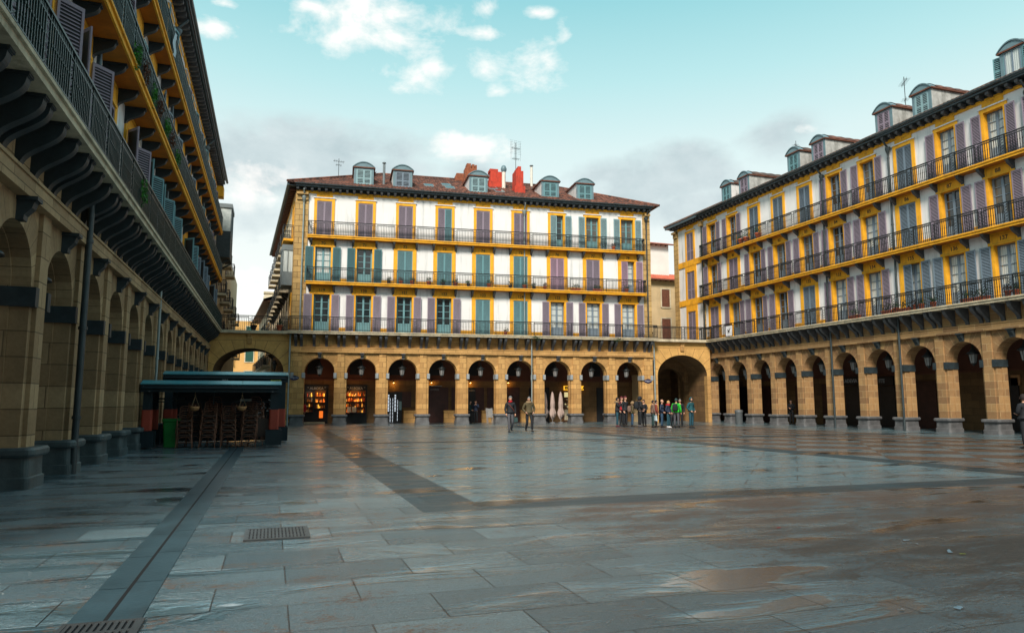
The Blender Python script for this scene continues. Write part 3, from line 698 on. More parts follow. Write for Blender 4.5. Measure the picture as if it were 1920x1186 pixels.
def dormer(parent, t, cheek, shut, wide=1.45, base=None, open_w=False, front_o=-.45, side=1):
    W = wide / 2; sl = math.tan(rad(25)); zb = Z_EAVE + .02 + (OE + .06 - front_o) * sl - .12
    zt = zb + 1.38; arch = .42; y0 = -front_o
    b = MB()
    # body
    b.quad((-W, y0, zb), (W, y0, zb), (W, y0, zt), (-W, y0, zt), 'lead')
    L = (zt - zb) / sl + .2
    for s in (-1, 1): b.add([(s * W, y0, zb - .1), (s * W, y0 + L, zt + .1), (s * W, y0, zt + .02)], [(0, 1, 2)] if s < 0 else [(0, 2, 1)], cheek)
    o = b.build('dormer', parent, (t, 0, 0))
    b = MB()
    for s in (-1, 1): b.box(s * W, s * (W - .16), y0 - .05, y0, zb, zt, 'lead')
    b.box(-W + .16, W - .16, y0 - .05, y0, zt - .12, zt, 'lead'); b.box(-W - .03, W + .03, y0 - .09, y0, zb - .05, zb + .05, 'lead')
    fw = W - .16 - .05
    fm = shut
    b.box(-fw - .05, -fw, y0 - .04, y0 - .002, zb + .05, zt - .12, fm); b.box(fw, fw + .05, y0 - .04, y0 - .002, zb + .05, zt - .12, fm)
    b.build('dormer_frame', o)
    H = zt - .13 - zb - .06
    if not open_w:
        for s in (0, 1):
            me = shutter_mesh(fw - .01, H, shut, .09); q = link('shutter', me, o, (-fw + .005 + s * fw, y0 - .012, zb + .06))
    else:
        b = MB(); b.box(-fw, fw, y0 - .02, y0 - .01, zb + .06, zt - .13, 'glass_curtain'); b.build('pane', o)
        b = MB(); b.box(-.04, .04, y0 - .05, y0 - .02, zb + .06, zt - .13, 'greyblue'); b.box(-fw, -fw + .06, y0 - .05, y0 - .02, zb + .06, zt - .13, 'greyblue'); b.box(fw - .06, fw, y0 - .05, y0 - .02, zb + .06, zt - .13, 'greyblue'); b.build('window_frame', o)
        for s in (-1, 1):
            me = shutter_mesh(fw * .9, H, 'teal', .09); q = link('shutter', me, o, (-W - fw * .9 if s < 0 else W - .1, y0 - .03, zb + .06)); q.rotation_euler = (0, 0, s * -.25)
    # roof: segmental vault with a lead front, tiles behind
    b = MB(); n = 14; Wo = W + .12; ring = []
    for i in range(n + 1):
        a = i / n * 2 - 1; ring.append((a * Wo, zt + .02 + arch * (1 - a * a)))
    def sweep(y_a, y_b, mat, off=0.0, k=1):
        vs = [(x, y_a, z + off) for x, z in ring] + [(x, y_b, z + off) for x, z in ring]
        b.add(vs, [(i + 1, i, i + n + 1, i + n + 2) for i in range(n)], mat, True)
    fy = y0 - .16
    sweep(fy, y0 + .25, 'lead', .0)
    b.add([(x, fy + .05, z - .05) for x, z in ring] + [(-Wo + .02, fy + .05, zt), (Wo - .02, fy + .05, zt)], [[*range(n, -1, -1)] + [n + 1, n + 2]], 'lead')
    vs = [(x, fy, z) for x, z in ring] + [(x, fy, z - .07) for x, z in ring]
    b.add(vs, [(i, i + 1, i + n + 2, i + n + 1) for i in range(n)], 'lead')
    b.box(-Wo, Wo, fy + .02, y0 + L * .94, zt - .05, zt + .03, 'wood_brown')
    # tiled part: scalloped
    Ls = (zt + arch - zb) / sl
    mt = 8
    yy = y0 + .25
    vs = []; R = int((Ls - .25) / .18)
    for j in range(R + 1):
        y = yy + (Ls - .25) * j / R
        for i, (x, z) in enumerate(ring): vs.append((x, y, z + .03 + .018 * math.cos(2 * PI * y / .24)))
    b.add(vs, [(j * (n + 1) + i + 1, j * (n + 1) + i, (j + 1) * (n + 1) + i, (j + 1) * (n + 1) + i + 1) for j in range(R) for i in range(n)], 'tile_old' if side else 'tile_dark')
    b.build('dormer_roof', o)
    return o

def facade(name, origin, rz, bay, n_lo, n_hi, tA, tB, st, label, cat, arc_st, imp, basem, iron, open_w, wins, bal=(None, None), slab1=(None, None), depth=12.0, roof='tile_old', extra_wins=(), nocorb=False, cheek='cheek'):
    """one arcaded building; arches n_lo..n_hi at t = n*bay; wall from tA to tB; wins = {(floor, n): args}"""
    B = empty(name, origin, rz, label, cat)
    W = bay - open_w
    # ground floor arcade
    b = MB(); R = open_w / 2
    for n in range(n_lo, n_hi + 1):
        arch_ring(b, bay, open_w, -0.08, -0.40, R, arc_st, Z_STR0, n * bay)
        arch_ring(b, bay, open_w, -0.40, -0.78, R - .035, arc_st, Z_STR0, n * bay)
    for (a, c) in ((tA, (n_lo - .5) * bay), ((n_hi + .5) * bay, tB)):
        if c > a + .01: b.ob(a, c, -0.78, -0.02, 0, Z_STR0, st)
    b.ob(tA, tB, -.80, -0.05, Z_STR1, Z_S1B, st)
    b.build('arcade_wall', B)
    pm, bm_, im, km = pier_mesh(bay, st, open_w), base_mesh(W, basem), impost_mesh(bay, imp, open_w), keystone_mesh('slate' if imp == 'slate' else 'corbel_stone')
    for n in range(n_lo, n_hi + 2):
        tc = (n - .5) * bay
        p = link('pier', pm, B, (tc, 0, 0)); link('pier_base', bm_, p); [link('impost_block', q, p) for q in im]
        if n <= n_hi: link('keystone', km, B, (n * bay, -0.08 * 0, Z_STR0))
    b = MB(); b.ob(tA - .0, tB, -.78, .12, Z_STR0, Z_STR1, st); b.ob(tA, tB, .12, .15, Z_STR1 - .06, Z_STR1, st); b.build('string_course', B)
    # gallery
    b = MB(); gd = -4.3
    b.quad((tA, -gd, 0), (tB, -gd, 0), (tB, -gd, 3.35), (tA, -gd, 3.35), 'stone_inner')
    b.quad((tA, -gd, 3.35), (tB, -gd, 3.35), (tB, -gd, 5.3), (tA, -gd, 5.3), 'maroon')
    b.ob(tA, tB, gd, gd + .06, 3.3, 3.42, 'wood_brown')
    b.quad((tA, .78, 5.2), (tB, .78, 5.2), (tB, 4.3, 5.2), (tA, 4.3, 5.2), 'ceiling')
    for tt_ in (tA, tB): b.ob(tt_ - .0 if tt_ == tA else tt_ - .3, tt_ + .3 if tt_ == tA else tt_, gd, -.78, 3.9, 5.2, 'stone_inner')
    b.build('gallery', B)
    # corbels below the first balcony
    cm = scroll_mesh(.72, .86, .19, 'corbel_stone' if basem != 'base_left' else 'slate')
    if not nocorb:
        for n in range(n_lo, n_hi + 2):
            for q in (-.065, .065, .36, .65):
                tt_ = (n - .5 + q) * bay
                if tA < tt_ < tB and not (q > .3 and n == n_hi + 1 and tt_ > tB - .3): link('corbel', cm, B, (tt_, 0.05, Z_S1B))
    # upper wall
    holes = []
    for (fl, n), a in wins.items():
        ww, z0, z1 = OPEN[fl]; holes.append((n * bay - ww / 2, n * bay + ww / 2, z0, z1))
    b = MB(); qa, qb = bal[0], bal[1]
    wall_holes(b, tA, tB, Z_S1B, Z_EAVE - .1, holes, -WALLO, 'white_wall')
    b.quad((tA, -WALLO, 0), (tA, depth, 0), (tA, depth, Z_EAVE - .1), (tA, -WALLO, Z_EAVE - .1), 'house_cream') if False else None
    b.build('wall', B)
    b = MB()                                                     # skirting, cornice band
    for fl in (1, 2, 3):
        z = OPEN[fl][1]
        segs = sorted([(n * bay - (.85 if fl < 3 else .73), n * bay + (.85 if fl < 3 else .73)) for (f2, n) in wins if f2 == fl])
        x = qa
        for s0, s1 in segs + [(qb, qb)]:
            if s0 > x + .05: b.ob(x, s0, WALLO, .02, z, z + (.34 if fl != 3 else .16), 'yellow')
            x = max(x, s1)
    b.ob(tA, tB, WALLO, .05, Z_CORN - .16, Z_CORN + .02, 'yellow')
    b.build('painted_band', B)
    # cornice
    b = MB(); n = int((tB - tA) / .5)
    for i in range(n + 1):
        tt_ = tA + .1 + (tB - tA - .2) * i / n
        b.ob(tt_ - .09, tt_ + .09, WALLO, .44, Z_CORN + .03, Z_CORN + .20, 'corbel_stone')
        b.prism([(-.44, Z_CORN + .03), (-.30, Z_CORN - .03), (0.0, Z_CORN - .05), (0.0, Z_CORN + .03)], 'x', tt_ - .07, tt_ + .07, 'corbel_stone')
    b.ob(tA, tB, WALLO, .50, Z_CORN + .20, Z_CORN + .27, 'slate'); b.ob(tA, tB, WALLO, .055, Z_CORN + .02, Z_CORN + .20, 'slate')
    b.ob(tA - .02, tB + .02, .50, .54, Z_CORN + .20, Z_CORN + .32, 'gutter_metal')
    b.build('cornice', B)
    b = MB(); pts = [(-(.56 + .10 + .085 * math.cos(a)), Z_EAVE - .02 - .085 * math.sin(a)) for a in [PI * i / 8 for i in range(9)]]
    pts2 = [(-(.56 + .10 + .07 * math.cos(a)), Z_EAVE - .02 - .07 * math.sin(a)) for a in [PI * (8 - i) / 8 for i in range(9)]]
    b.prism(pts + pts2, 'x', tA - .1, tB + .1, 'gutter_metal'); b.build('gutter_pipe', B)
    # balconies
    for fl, (zb, zt, oo) in {1: (Z_S1B, Z_S1T, O1), 2: (Z_S2B, Z_S2T, O2), 3: (Z_S3B, Z_S3T, O3)}.items():
        a, c = (slab1 if fl == 1 else bal)
        b = MB(); mt = 'slab_stone' if fl == 1 else 'yellow'
        b.ob(a, c, -.05, oo - .05, zb, zb + .13, mt); b.ob(a - .0, c + .0, -.05, oo, zb + .13, zt, mt if fl > 1 else 'slab_stone')
        if fl > 1:
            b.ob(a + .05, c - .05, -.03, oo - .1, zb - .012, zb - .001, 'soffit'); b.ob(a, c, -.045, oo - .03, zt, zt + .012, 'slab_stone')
        s = b.build('balcony', B)
        lats = []
        for n in range(n_lo - 1, n_hi + 2):
            for q in (-.25, .25):
                if a + .3 < (n + q) * bay < c - .3: lats.append((n + q) * bay)
        ends = (1, 1) if fl > 1 else (0, 0)
        r = link('railing', railing_mesh(a + .05, c - .05, lats, iron, ends, oo - .05), s, (0, -(oo - .06), zt + .01))
        if fl > 1:
            bm2 = scroll_mesh(.52 if fl == 2 else .45, .50, .15, 'corbel_stone' if basem != 'base_left' else 'slate')
            for (f2, n) in wins:
                if f2 == fl:
                    for q in (-.285, .285): link('bracket', bm2, B, (n * bay + q * bay, .02, zb - .013))
    for (fl, n), a in wins.items(): window(B, n * bay, fl, *a)
    return B

# ------------------------------------------------------------------ middle building
A_M = rad(-5.275)
L_, P_, T_, D_, G_, K_ = 'lavender', 'pink', 'teal', 'darkteal', 'greyblue', 'paleteal'
wm = {}
top = [('c', L_), ('c', L_), ('c', L_), ('c', (L_, T_)), ('c', L_), ('c', L_), ('l', K_), ('o', K_), ('o', K_)]
mid = [('o', D_), ('o', D_), ('c', T_), ('c', T_), ('c', T_), ('c', T_), ('c', P_), ('c', L_), ('l', P_)]
bot = [('o', L_), ('o', L_), ('o', L_), ('o', L_), ('c', T_), ('c', T_), ('o', L_), ('o', L_), ('o', L_)]
for n in range(9):
    wm[(3, n)] = (21 + n, top[n][0], top[n][1], 'teal', 'glass')
    wm[(2, n)] = (70 + n, mid[n][0], mid[n][1], 'teal' if n < 8 else 'greyblue', 'glass_curtain' if n in (0, 8) else 'glass')
    wm[(1, n)] = (119 + n, bot[n][0], bot[n][1], 'teal' if n < 6 else 'greyblue', 'glass' if n < 6 else 'glass_curtain')
BM = facade('arcade_building', (3.179, 52.68, 0), A_M, BAY_M, 0, 8, -2.0, 25.65, 'stone_mid', 'middle arcaded apartment building with five grey dormers and red chimneys, facing the square', 'building',
            'stone_mid_arch', 'slate_light', 'base_grey', 'iron', 2.14, wm, bal=(-1.12, 25.0), slab1=(-2.2, 25.8))  # pale slate imposts: light on their fronts put into the colour
MW = Matrix.Translation((3.179, 52.68, 0)) @ Matrix.Rotation(A_M, 4, 'Z')
def onM(px, py, o=0.0):
    """pixel -> (t, z) on a plane parallel to the middle facade"""
    v = ray(px, py); nrm_ = MW.to_3x3() @ Vector((0, -1, 0)); p0 = MW @ Vector((0, -o, 0)); c = Vector((0, 0, CAM_H))
    s = (p0 - c).dot(nrm_) / v.dot(nrm_); q = MW.inverted() @ (c + v * s); return q.x, q.z
for a, q0, q1 in ((-1.95, -2.0, -1.12), (25.15, 25.02, 25.65)):
    b = MB(); b.ob(q0, q1, WALLO, .05, Z_S1T, Z_CORN - .17, 'quoin')
    b.ob(a, a + .8 if a < 0 else a + .45, .05, .16, Z_CORN - .7, Z_CORN - .17, 'quoin'); b.ob(a, a + .8 if a < 0 else a + .45, .05, .34, Z_CORN - .34, Z_CORN - .17, 'quoin')
    b.build('quoin', BM)
# body, side walls; the left one follows the street, 8 degrees off square
SA = rad(8.0)
def turn(b):
    c, s_ = math.cos(SA), math.sin(SA)
    b.v = [(-2.0 + (x + 2.0) * c - y * s_, (x + 2.0) * s_ + y * c, z) for x, y, z in b.v]; return b
def tl(x, y, z):
    c, s_ = math.cos(SA), math.sin(SA); return (-2.0 + (x + 2.0) * c - y * s_, (x + 2.0) * s_ + y * c, z)
b = MB()
b.quad((-2.0, 26, 0), (-2.0, 0.05, 0), (-2.0, 0.05, 6.5), (-2.0, 26, 6.5), 'stone_inner')
b.quad((-2.0, 26, 6.5), (-2.0, 0.05, 6.5), (-2.0, 0.05, Z_EAVE - .1), (-2.0, 26, Z_EAVE - .1), 'house_pale')
b.quad((-2, 26, 0), (-2, 26, 17), (14, 26, 17), (14, 26, 0), 'house_cream')
turn(b).build('side_wall', BM)
b = MB(); b.quad((25.65, -WALLO, 0), (25.65, 14, 0), (25.65, 14, Z_EAVE - .1), (25.65, -WALLO, Z_EAVE - .1), 'house_cream'); b.build('side_wall', BM)
b = MB(); b.box(-2.04, -2.0, .02, .85, Z_S1T, Z_CORN - .17, 'quoin')
b.box(-2.02, -2.0, .85, 26, Z_CORN - .2, Z_CORN, 'yellow')
for i in range(52): y = .3 + i * .5; b.box(-2.46, -2.02, y - .08, y + .08, Z_CORN + .02, Z_CORN + .2, 'wood_brown')
b.box(-2.55, -2.0, -.4, 26.2, Z_CORN + .2, Z_CORN + .265, 'slate'); b.box(-2.70, -2.55, -.45, 26.3, Z_CORN + .22, Z_EAVE - .02, 'gutter_metal')
turn(b).build('side_cornice', BM)
for k, y in enumerate([2.2, 5.4, 8.6, 11.8, 15.0, 18.2, 21.4, 24.6]):
    for fl in (1, 2, 3):
        z0, z1 = OPEN[fl][1], OPEN[fl][2]
        tm = 'yellow' if k == 0 else 'slab_stone'; b = MB(); b.box(-2.05, -2.0, y - .8, y - .5, z0, z1 + .25, tm); b.box(-2.05, -2.0, y + .5, y + .8, z0, z1 + .25, tm); b.box(-2.05, -2.0, y - .5, y + .5, z1, z1 + .25, tm); b.box(-2.02, -2.0, y - .5, y + .5, z0, z1, 'glass')
        wo = turn(b).build('side_window', BM)
        if fl == 2 and k == 0:
            b = MB(); b.box(-2.75, -2.0, y - 1.1, y + 1.1, z0 - .1, z0 + .9, 'grey_metal'); b.box(-2.72, -2.0, y - 1.07, y + 1.07, z0 + .9, z0 + 2.5, 'glass_curtain'); b.box(-2.78, -2.0, y - 1.13, y + 1.13, z0 + 2.5, z0 + 2.9, 'grey_metal')
            for q in (-1.1, -.4, .35, 1.03): b.box(-2.76, -2.72, y + q, y + q + .07, z0 + .9, z0 + 2.5, 'grey_metal')
            for q in (-2.75, -2.4): b.box(q, q + .06, y - 1.12, y - 1.07, z0 + .9, z0 + 2.5, 'grey_metal')
            turn(b).build('glazed_bay', BM)
        else:
            b = MB(); b.box(-2.72, -2.02, y - .95, y + .95, z0 - .16, z0, 'slab_stone' if fl < 3 or k else 'yellow'); s = turn(b).build('side_balcony', BM)
            r = link('railing', cached('siderail', lambda: railing_mesh(-.93, .93, [], 'iron', (1, 1), .66)), s, tl(-2.70, y, z0 + .01)); r.rotation_euler = (0, 0, -PI / 2 + SA)
            if fl < 3:
                for q in (-.5, .5): r = link('side_bracket', scroll_mesh(.45, .5, .2, 'corbel_stone'), BM, tl(-2.02, y + q, z0 - .17)); r.rotation_euler = (0, 0, -PI / 2 + SA)
# roof
RUN = 7.0; RISE = RUN * math.tan(rad(25))
def roof_body(B, tA, tB, tile, hipL=True, hipR=True, left_len=None):
    b = MB(); roof_strip(b, tA - .62, tB + .62 if hipR else tB + .1, RISE, RUN, tile, hipL, hipR)
    ye, ze = -OE - .06, Z_EAVE + .02
    a, c = tA - .62, (tB + .62 if hipR else tB + .1); a2 = a + (RUN if hipL else 0); c2 = c - (RUN if hipR else 0)
    b.quad((a2, ye + RUN, ze + RISE), (c2, ye + RUN, ze + RISE), (c2 + (RUN if hipR else 0), ye + 2 * RUN, ze), (a2 - (RUN if hipL else 0), ye + 2 * RUN, ze), tile)
    if hipL: b.add([(a, ye, ze), (a2, ye + RUN, ze + RISE), (a, ye + 2 * RUN, ze)], [(0, 1, 2)], tile)
    if hipR: b.add([(c, ye, ze), (c, ye + 2 * RUN, ze), (c2, ye + RUN, ze + RISE)], [(0, 1, 2)], tile)
    # ridge and hip caps
    b.tube([(a2, ye + RUN, ze + RISE + .02), (c2, ye + RUN, ze + RISE + .02)], .11, tile, 6)
    if hipL: b.tube([(a, ye, ze + .05), (a2, ye + RUN, ze + RISE + .04)], .1, tile, 6)
    if hipR: b.tube([(c, ye, ze + .05), (c2, ye + RUN, ze + RISE + .04)], .1, tile, 6)
    return b.build('roof', B)
RM = roof_body(BM, -2.0, 25.65, 'tile_old')
b = MB(); b.quad((-2.62, 4, Z_EAVE), (4.5, 4, Z_EAVE + 3.0), (4.5, 26, Z_EAVE + 3.0), (-2.62, 26, Z_EAVE), 'tile_old'); turn(b).build('rear_roof', BM)
b = MB(); b.box(19.5, 24.2, 8.2, 12, 17.5, 20.0, 'cheek_dirty'); b.add([(19.1, 7.7, 20.0), (24.6, 7.7, 20.0), (24.6, 12, 21.6), (19.1, 12, 21.6), (19.1, 7.7, 19.88), (24.6, 7.7, 19.88)], [(0, 1, 2, 3), (4, 5, 1, 0)], 'tile_old'); b.build('attic_storey', BM)
for (t_, ch, sh) in [(onM(683, 320, .45)[0], 'cheek', 'paleteal'), (onM(757, 325, .45)[0], 'cheek', 'greyblue'), (onM(901, 342, .45)[0], 'cheek', 'paleteal'), (onM(1037.5, 348, .45)[0], 'cheek', 'teal'), (onM(1103.5, 352, .45)[0], 'cheek', 'teal')]:
    dormer(BM, t_, ch, sh)
def roof_z(o): return Z_EAVE + .02 + (OE + .06 - o) * math.tan(rad(25))     # o negative going back
def chimney(B, t, o, w, d, h, mat, steps=()):
    b = MB(); z = roof_z(o) - .5; y = -o
    b.box(t - w / 2, t + w / 2, y - d / 2, y + d / 2, z, z + h, mat)
    b.box(t - w / 2 - .12, t + w / 2 + .12, y - d / 2 - .12, y + d / 2 + .12, z, z + .72, mat)
    for (a, c, hh) in steps: b.box(t + a, t + c, y - d / 2, y + d / 2, z + h, z + h + hh, mat)
    return b
ch = chimney(BM, onM(972, 340, -2)[0], -2.2, .62, 1.3, 1.75, 'chimney_red', [(-.15, .12, .62), (-.31, -.15, .35), (.12, .31, .25)]); ch.build('chimney', RM)
ch = chimney(BM, onM(925, 330, -5)[0], -4.2, 1.0, .9, 1.6, 'chimney_red', [(-.55, .15, .22)]); ch.build('chimney', RM)
ch = chimney(BM, onM(880, 330, -5)[0], -4.6, 1.0, .8, 1.7, 'chimney_brick', [(-.35, .0, .4), (.08, .3, .35), (.35, .5, .3)]); ch.build('chimney', RM)
ch = chimney(BM, onM(863, 336, -6)[0], -6.2, .7, .7, 1.0, 'chimney_brick'); ch.build('chimney', RM)
def flue(px, o, h, r, mat, cap):
    b = MB(); t_ = onM(px, 330, o)[0]; z = roof_z(o) - .2
    b.tube([(t_, -o, z), (t_, -o, z + h)], r, mat, 10)
    if cap == 'lantern': b.lathe([(r * 1.1, 0), (r * 1.5, .15), (r * 1.6, .3), (r * 1.1, .5), (r * .5, .58)], 'lead', 8, (t_, -o, z + h))
    else: b.lathe([(r * .6, 0), (r * .6, .08), (r * 1.6, .1), (r * 1.2, .18), (.01, .22)], 'grey_metal', 10, (t_, -o, z + h))
    b.build('flue', RM)
flue(720, -.9, 1.75, .10, 'grey_metal', 'cap'); flue(944.5, -3.4, 1.55, .16, 'chimney_cream', 'lantern'); flue(996.5, -5.6, 1.9, .11, 'chimney_cream', 'cap')
def skylight(px, o, B=BM):
    t_ = onM(px, 345, o)[0]; sl = math.tan(rad(25)); z = roof_z(o) + .09; z1 = roof_z(o - .9) + .09; b = MB()
    vs = [(t_ - .38, -o, z), (t_ + .38, -o, z), (t_ + .38, -o + .9, z1), (t_ - .38, -o + .9, z1)]
    b.add(vs + [(x, y, z_ - .1) for x, y, z_ in vs], [(0, 1, 2, 3), (0, 4, 5, 1), (1, 5, 6, 2), (3, 7, 4, 0)], 'grey_metal')
    b.add([(t_ - .3, -o + .08, z + .045), (t_ + .3, -o + .08, z + .045), (t_ + .3, -o + .82, z1 - .03), (t_ - .3, -o + .82, z1 - .03)], [(0, 1, 2, 3)], 'glass'); b.build('skylight', RM)
for px, o in [(805, -1.3), (838, -2.2), (845, -.9), (925, -2.2), (938, -.9), (1010, -3.0)]: skylight(px, o)
# downpipes of the middle building
downpipe(BM, 15.45, Z_S3T - .1 + 3.0 - .5, Z_CORN - .5, 'pipe_pale', .16, .05) if False else None
downpipe(BM, 15.1, Z_S1T, Z_CORN - .45, 'pipe_pale', .10, .05, head=True); downpipe(BM, 15.62, 0, Z_S1B, 'pipe_pale', .22, .05)
downpipe(BM, -1.45, Z_S1T, Z_CORN - .45, 'pipe_pale', .14, .055, head=True); downpipe(BM, -2.06, 0, Z_S1B, 'pipe_pale', .20, .055)
downpipe(BM, 25.3, Z_S1T, Z_CORN - .45, 'pipe_dark', .14, .055, head=True); downpipe(BM, 25.72, 0, Z_S1B, 'pipe_pale', .16, .055)

# shop fronts along the middle gallery
GY = 4.3
def shopfront(t0, t1, z1, name, fill, text=None, tmat='letter_grey', ts=.30, sign_h=.5, panels=()):
    b = MB(); b.box(t0, t1, GY - .10, GY - .01, 0, z1, fill); o = b.build(name, BM)
    if text: letters('lettering', text, ts, tmat, o, ((t0 + t1) / 2, GY - .11, z1 - sign_h / 2), bold=.008)
    return o
def display(parent, t0, t1, z0, z1, seed, n=70, light=14, col=(1, .45, .12)):
    """lit shop window: recess, shelves, goods"""
    r = random.Random(seed); y0 = GY - .16
    b = MB(); fr = .05
    b.box(t0, t1, GY - .105, GY - .101, z0, z1, 'g_brown'); b.build('display_back', parent)
    b = MB()
    for a, c, d, e in [(t0 - fr, t0, z0, z1), (t1, t1 + fr, z0, z1), (t0 - fr, t1 + fr, z1, z1 + fr), (t0 - fr, t1 + fr, z0 - fr, z0)]: b.box(a, c, GY - .5, GY - .1, d, e, 'door_dark')
    ns = int((z1 - z0) / .38)
    for k in range(1, ns): z = z0 + (z1 - z0) * k / ns; b.box(t0, t1, GY - .42, GY - .11, z - .01, z + .01, 'g_brown')
    b.build('window_frame', parent)
    b = MB()
    for i in range(n):
        k = r.randrange(ns); zb = z0 + (z1 - z0) * k / ns + .012; x = r.uniform(t0 + .06, t1 - .06); w_ = r.uniform(.03, .08); h = r.uniform(.08, .30); y = r.uniform(GY - .38, GY - .18)
        m_ = r.choice(['g_orange', 'g_orange', 'g_cream', 'g_red', 'lit_orange', 'lit_yellow', 'g_orange', 'g_brown'])  # some goods glow: the shop light is put into their material
        if r.random() < .5: b.box(x - w_ / 2, x + w_ / 2, y, y + .05, zb, zb + h, m_)
        else: b.lathe([(w_ * .5, 0), (w_ * .6, h * .5), (w_ * .25, h * .7), (w_ * .25, h)], m_, 6, (x, y, zb))
    b.build('goods', parent)['kind'] = 'stuff'
    ld = bpy.data.lights.new('shop_lamp', 'POINT'); ld.energy = light; ld.color = col; ld.shadow_soft_size = .45
    lo = bpy.data.objects.new('shop_lamp', ld); COL.objects.link(lo); lo.parent = parent; lo.location = ((t0 + t1) / 2, GY - .75, z1 - .15)
def gx(px, py=760): return onM(px, py, -4.1)[0]
def gz(px, py): return onM(px, py, -4.1)[1]
o1 = shopfront(gx(570), gx(615), gz(600, 721), 'shopfront', 'door_dark', '* ALBOKA *', ts=.26, sign_h=.55)
display(o1, gx(590), gx(610), gz(600, 765), gz(600, 732), 1, 60); display(o1, gx(573), gx(587), gz(600, 772), gz(600, 734), 2, 26, 6, (1, .8, .6))
b = MB(); b.box(gx(599), gx(606), GY - .4, GY - .35, gz(600, 783), gz(600, 770), 'lit_orange'); b.build('orange_poster', o1)  # poster glows by its material, light put into its colour
b = MB(); b.box(gx(570), gx(610), GY - .7, GY - .1, 0.003, .13, 'slab_stone'); b.build('door_step', o1)
o2 = shopfront(gx(646), gx(688), gz(660, 721), 'shopfront', 'door_dark', '* ALBOKA *', ts=.26, sign_h=.55)
display(o2, gx(647), gx(685), gz(665, 773), gz(665, 732), 3, 150, 20)
b = MB(); b.box(gx(651), gx(658), GY - .46, GY - .42, gz(665, 772), gz(665, 762), 'g_cream'); b.box(gx(660), gx(668), GY - .46, GY - .42, gz(665, 772), gz(665, 762), 'g_cream'); b.build('window_card', o2)
o3 = shopfront(gx(726), gx(754), gz(740, 734), 'shopfront', 'door_dark', None)
b = MB(); r = random.Random(5)
for px, a, c in [(728.5, 740, 770), (732, 745, 790), (736.5, 745, 790), (741, 740, 770), (745.5, 750, 788)]:
    x = gx(px)
    z = gz(740, c)
    while z < gz(740, a): b.box(x - .05 if a == 740 else x - .02, x + .05 if a == 740 else x + .02, GY - .14, GY - .12, z, z + .035, 'fairy'); z += .11
b.build('string_lights', o3)
b = MB(); b.box(gx(748), gx(753), GY - .13, GY - .11, gz(750, 768), gz(750, 752), 'paleteal'); b.build('poster', o3)
for (a, c) in [(754, 771), (781, 790)]: b = MB(); b.box(gx(a), gx(c), GY - .07, GY - .01, gz(760, 763), gz(760, 734), 'door_wood'); b.build('shutter_panel', BM)
o4 = shopfront(gx(804), gx(826), gz(815, 724), 'shopfront', 'door_wood', 'EVERRI', 'letter_dim', .22, .5)
b = MB(); b.box(gx(803), gx(828), GY - .35, GY - .1, gz(815, 724), gz(815, 722.5), 'frost'); b.build('canopy_lip', o4)
for (a, c, m_, zt) in [(820, 841, 'door_wood', 726), (847, 856, 'door_wood', 726), (878, 908, 'door_wood', 726), (914, 926, 'door_wood', 726), (950, 975, 'door_wood', 725), (993, 999, 'door_dark', 726), (1022, 1031, 'door_dark', 725), (1120, 1132, 'door_dark', 725)]:
    b = MB(); b.box(gx(a), gx(c), GY - .07, GY - .01, 0.0 if c - a > 12 or m_ == 'door_dark' else gz(840, 768), gz(840, zt), m_); b.build('gallery_door', BM)
for (a, c) in [(757, 800), (832, 857), (903, 929), (976, 1001)]: b = MB(); b.box(gx(a), gx(c), GY - .35, GY - .02, 0, gz(800, 771), 'stone_mid'); b.box(gx(a) - .03, gx(c) + .03, GY - .4, GY - .02, gz(800, 771), gz(800, 769), 'stone_mid'); b.build('stone_ledge', BM)
o5 = shopfront(gx(878), gx(892), gz(880, 726), 'shopfront', 'door_dark', 'EVERRI', 'letter_dim', .16, .5)
# lit take-away window and its yellow sign
b = MB(); b.box(gx(1056), gx(1069), GY - .08, GY - .01, 0.05, gz(1060, 734), 'g_brown'); o6 = b.build('shopfront', BM)
b = MB(); b.box(gx(1059), gx(1068), GY - .10, GY - .08, gz(1060, 744), gz(1060, 735), 'lit_cream'); b.build('menu_light', o6)
b = MB(); b.box(gx(1059), gx(1068), GY - .10, GY - .08, gz(1060, 787), gz(1060, 767), 'slab_stone'); b.build('counter_panel', o6)
b = MB(); r = random.Random(9)
for i in range(16): x = r.uniform(gx(1059.5), gx(1067)); z = r.uniform(gz(1060, 764), gz(1060, 748)); b.box(x, x + .1, GY - .12, GY - .09, z, z + .08, r.choice(['g_cream', 'g_orange', 'g_brown', 'lit_cream']))  # a few goods glow, window light put into their material
b.build('goods', o6)
b = MB(); b.box(gx(1057), gx(1094), GY - .3, GY - .2, gz(1070, 731), gz(1070, 723), 'sign_yellow'); sg = b.build('lit_sign', BM)
letters('lettering', 'ES', .30, 'letter_black', sg, (gx(1061.5), GY - .31, gz(1062, 727)), bold=.02); letters('lettering', 'K A', .30, 'letter_black', sg, (gx(1091), GY - .31, gz(1092, 727.5)), bold=.02)
# dark upper openings of the gallery
for px in (588, 668, 743, 818, 888, 962, 1034, 1120):
    x = gx(px); b = MB(); b.box(x - .55, x + .35, GY - .06, GY - .01, 3.75, 4.9, 'door_dark'); b.build('upper_opening', BM)
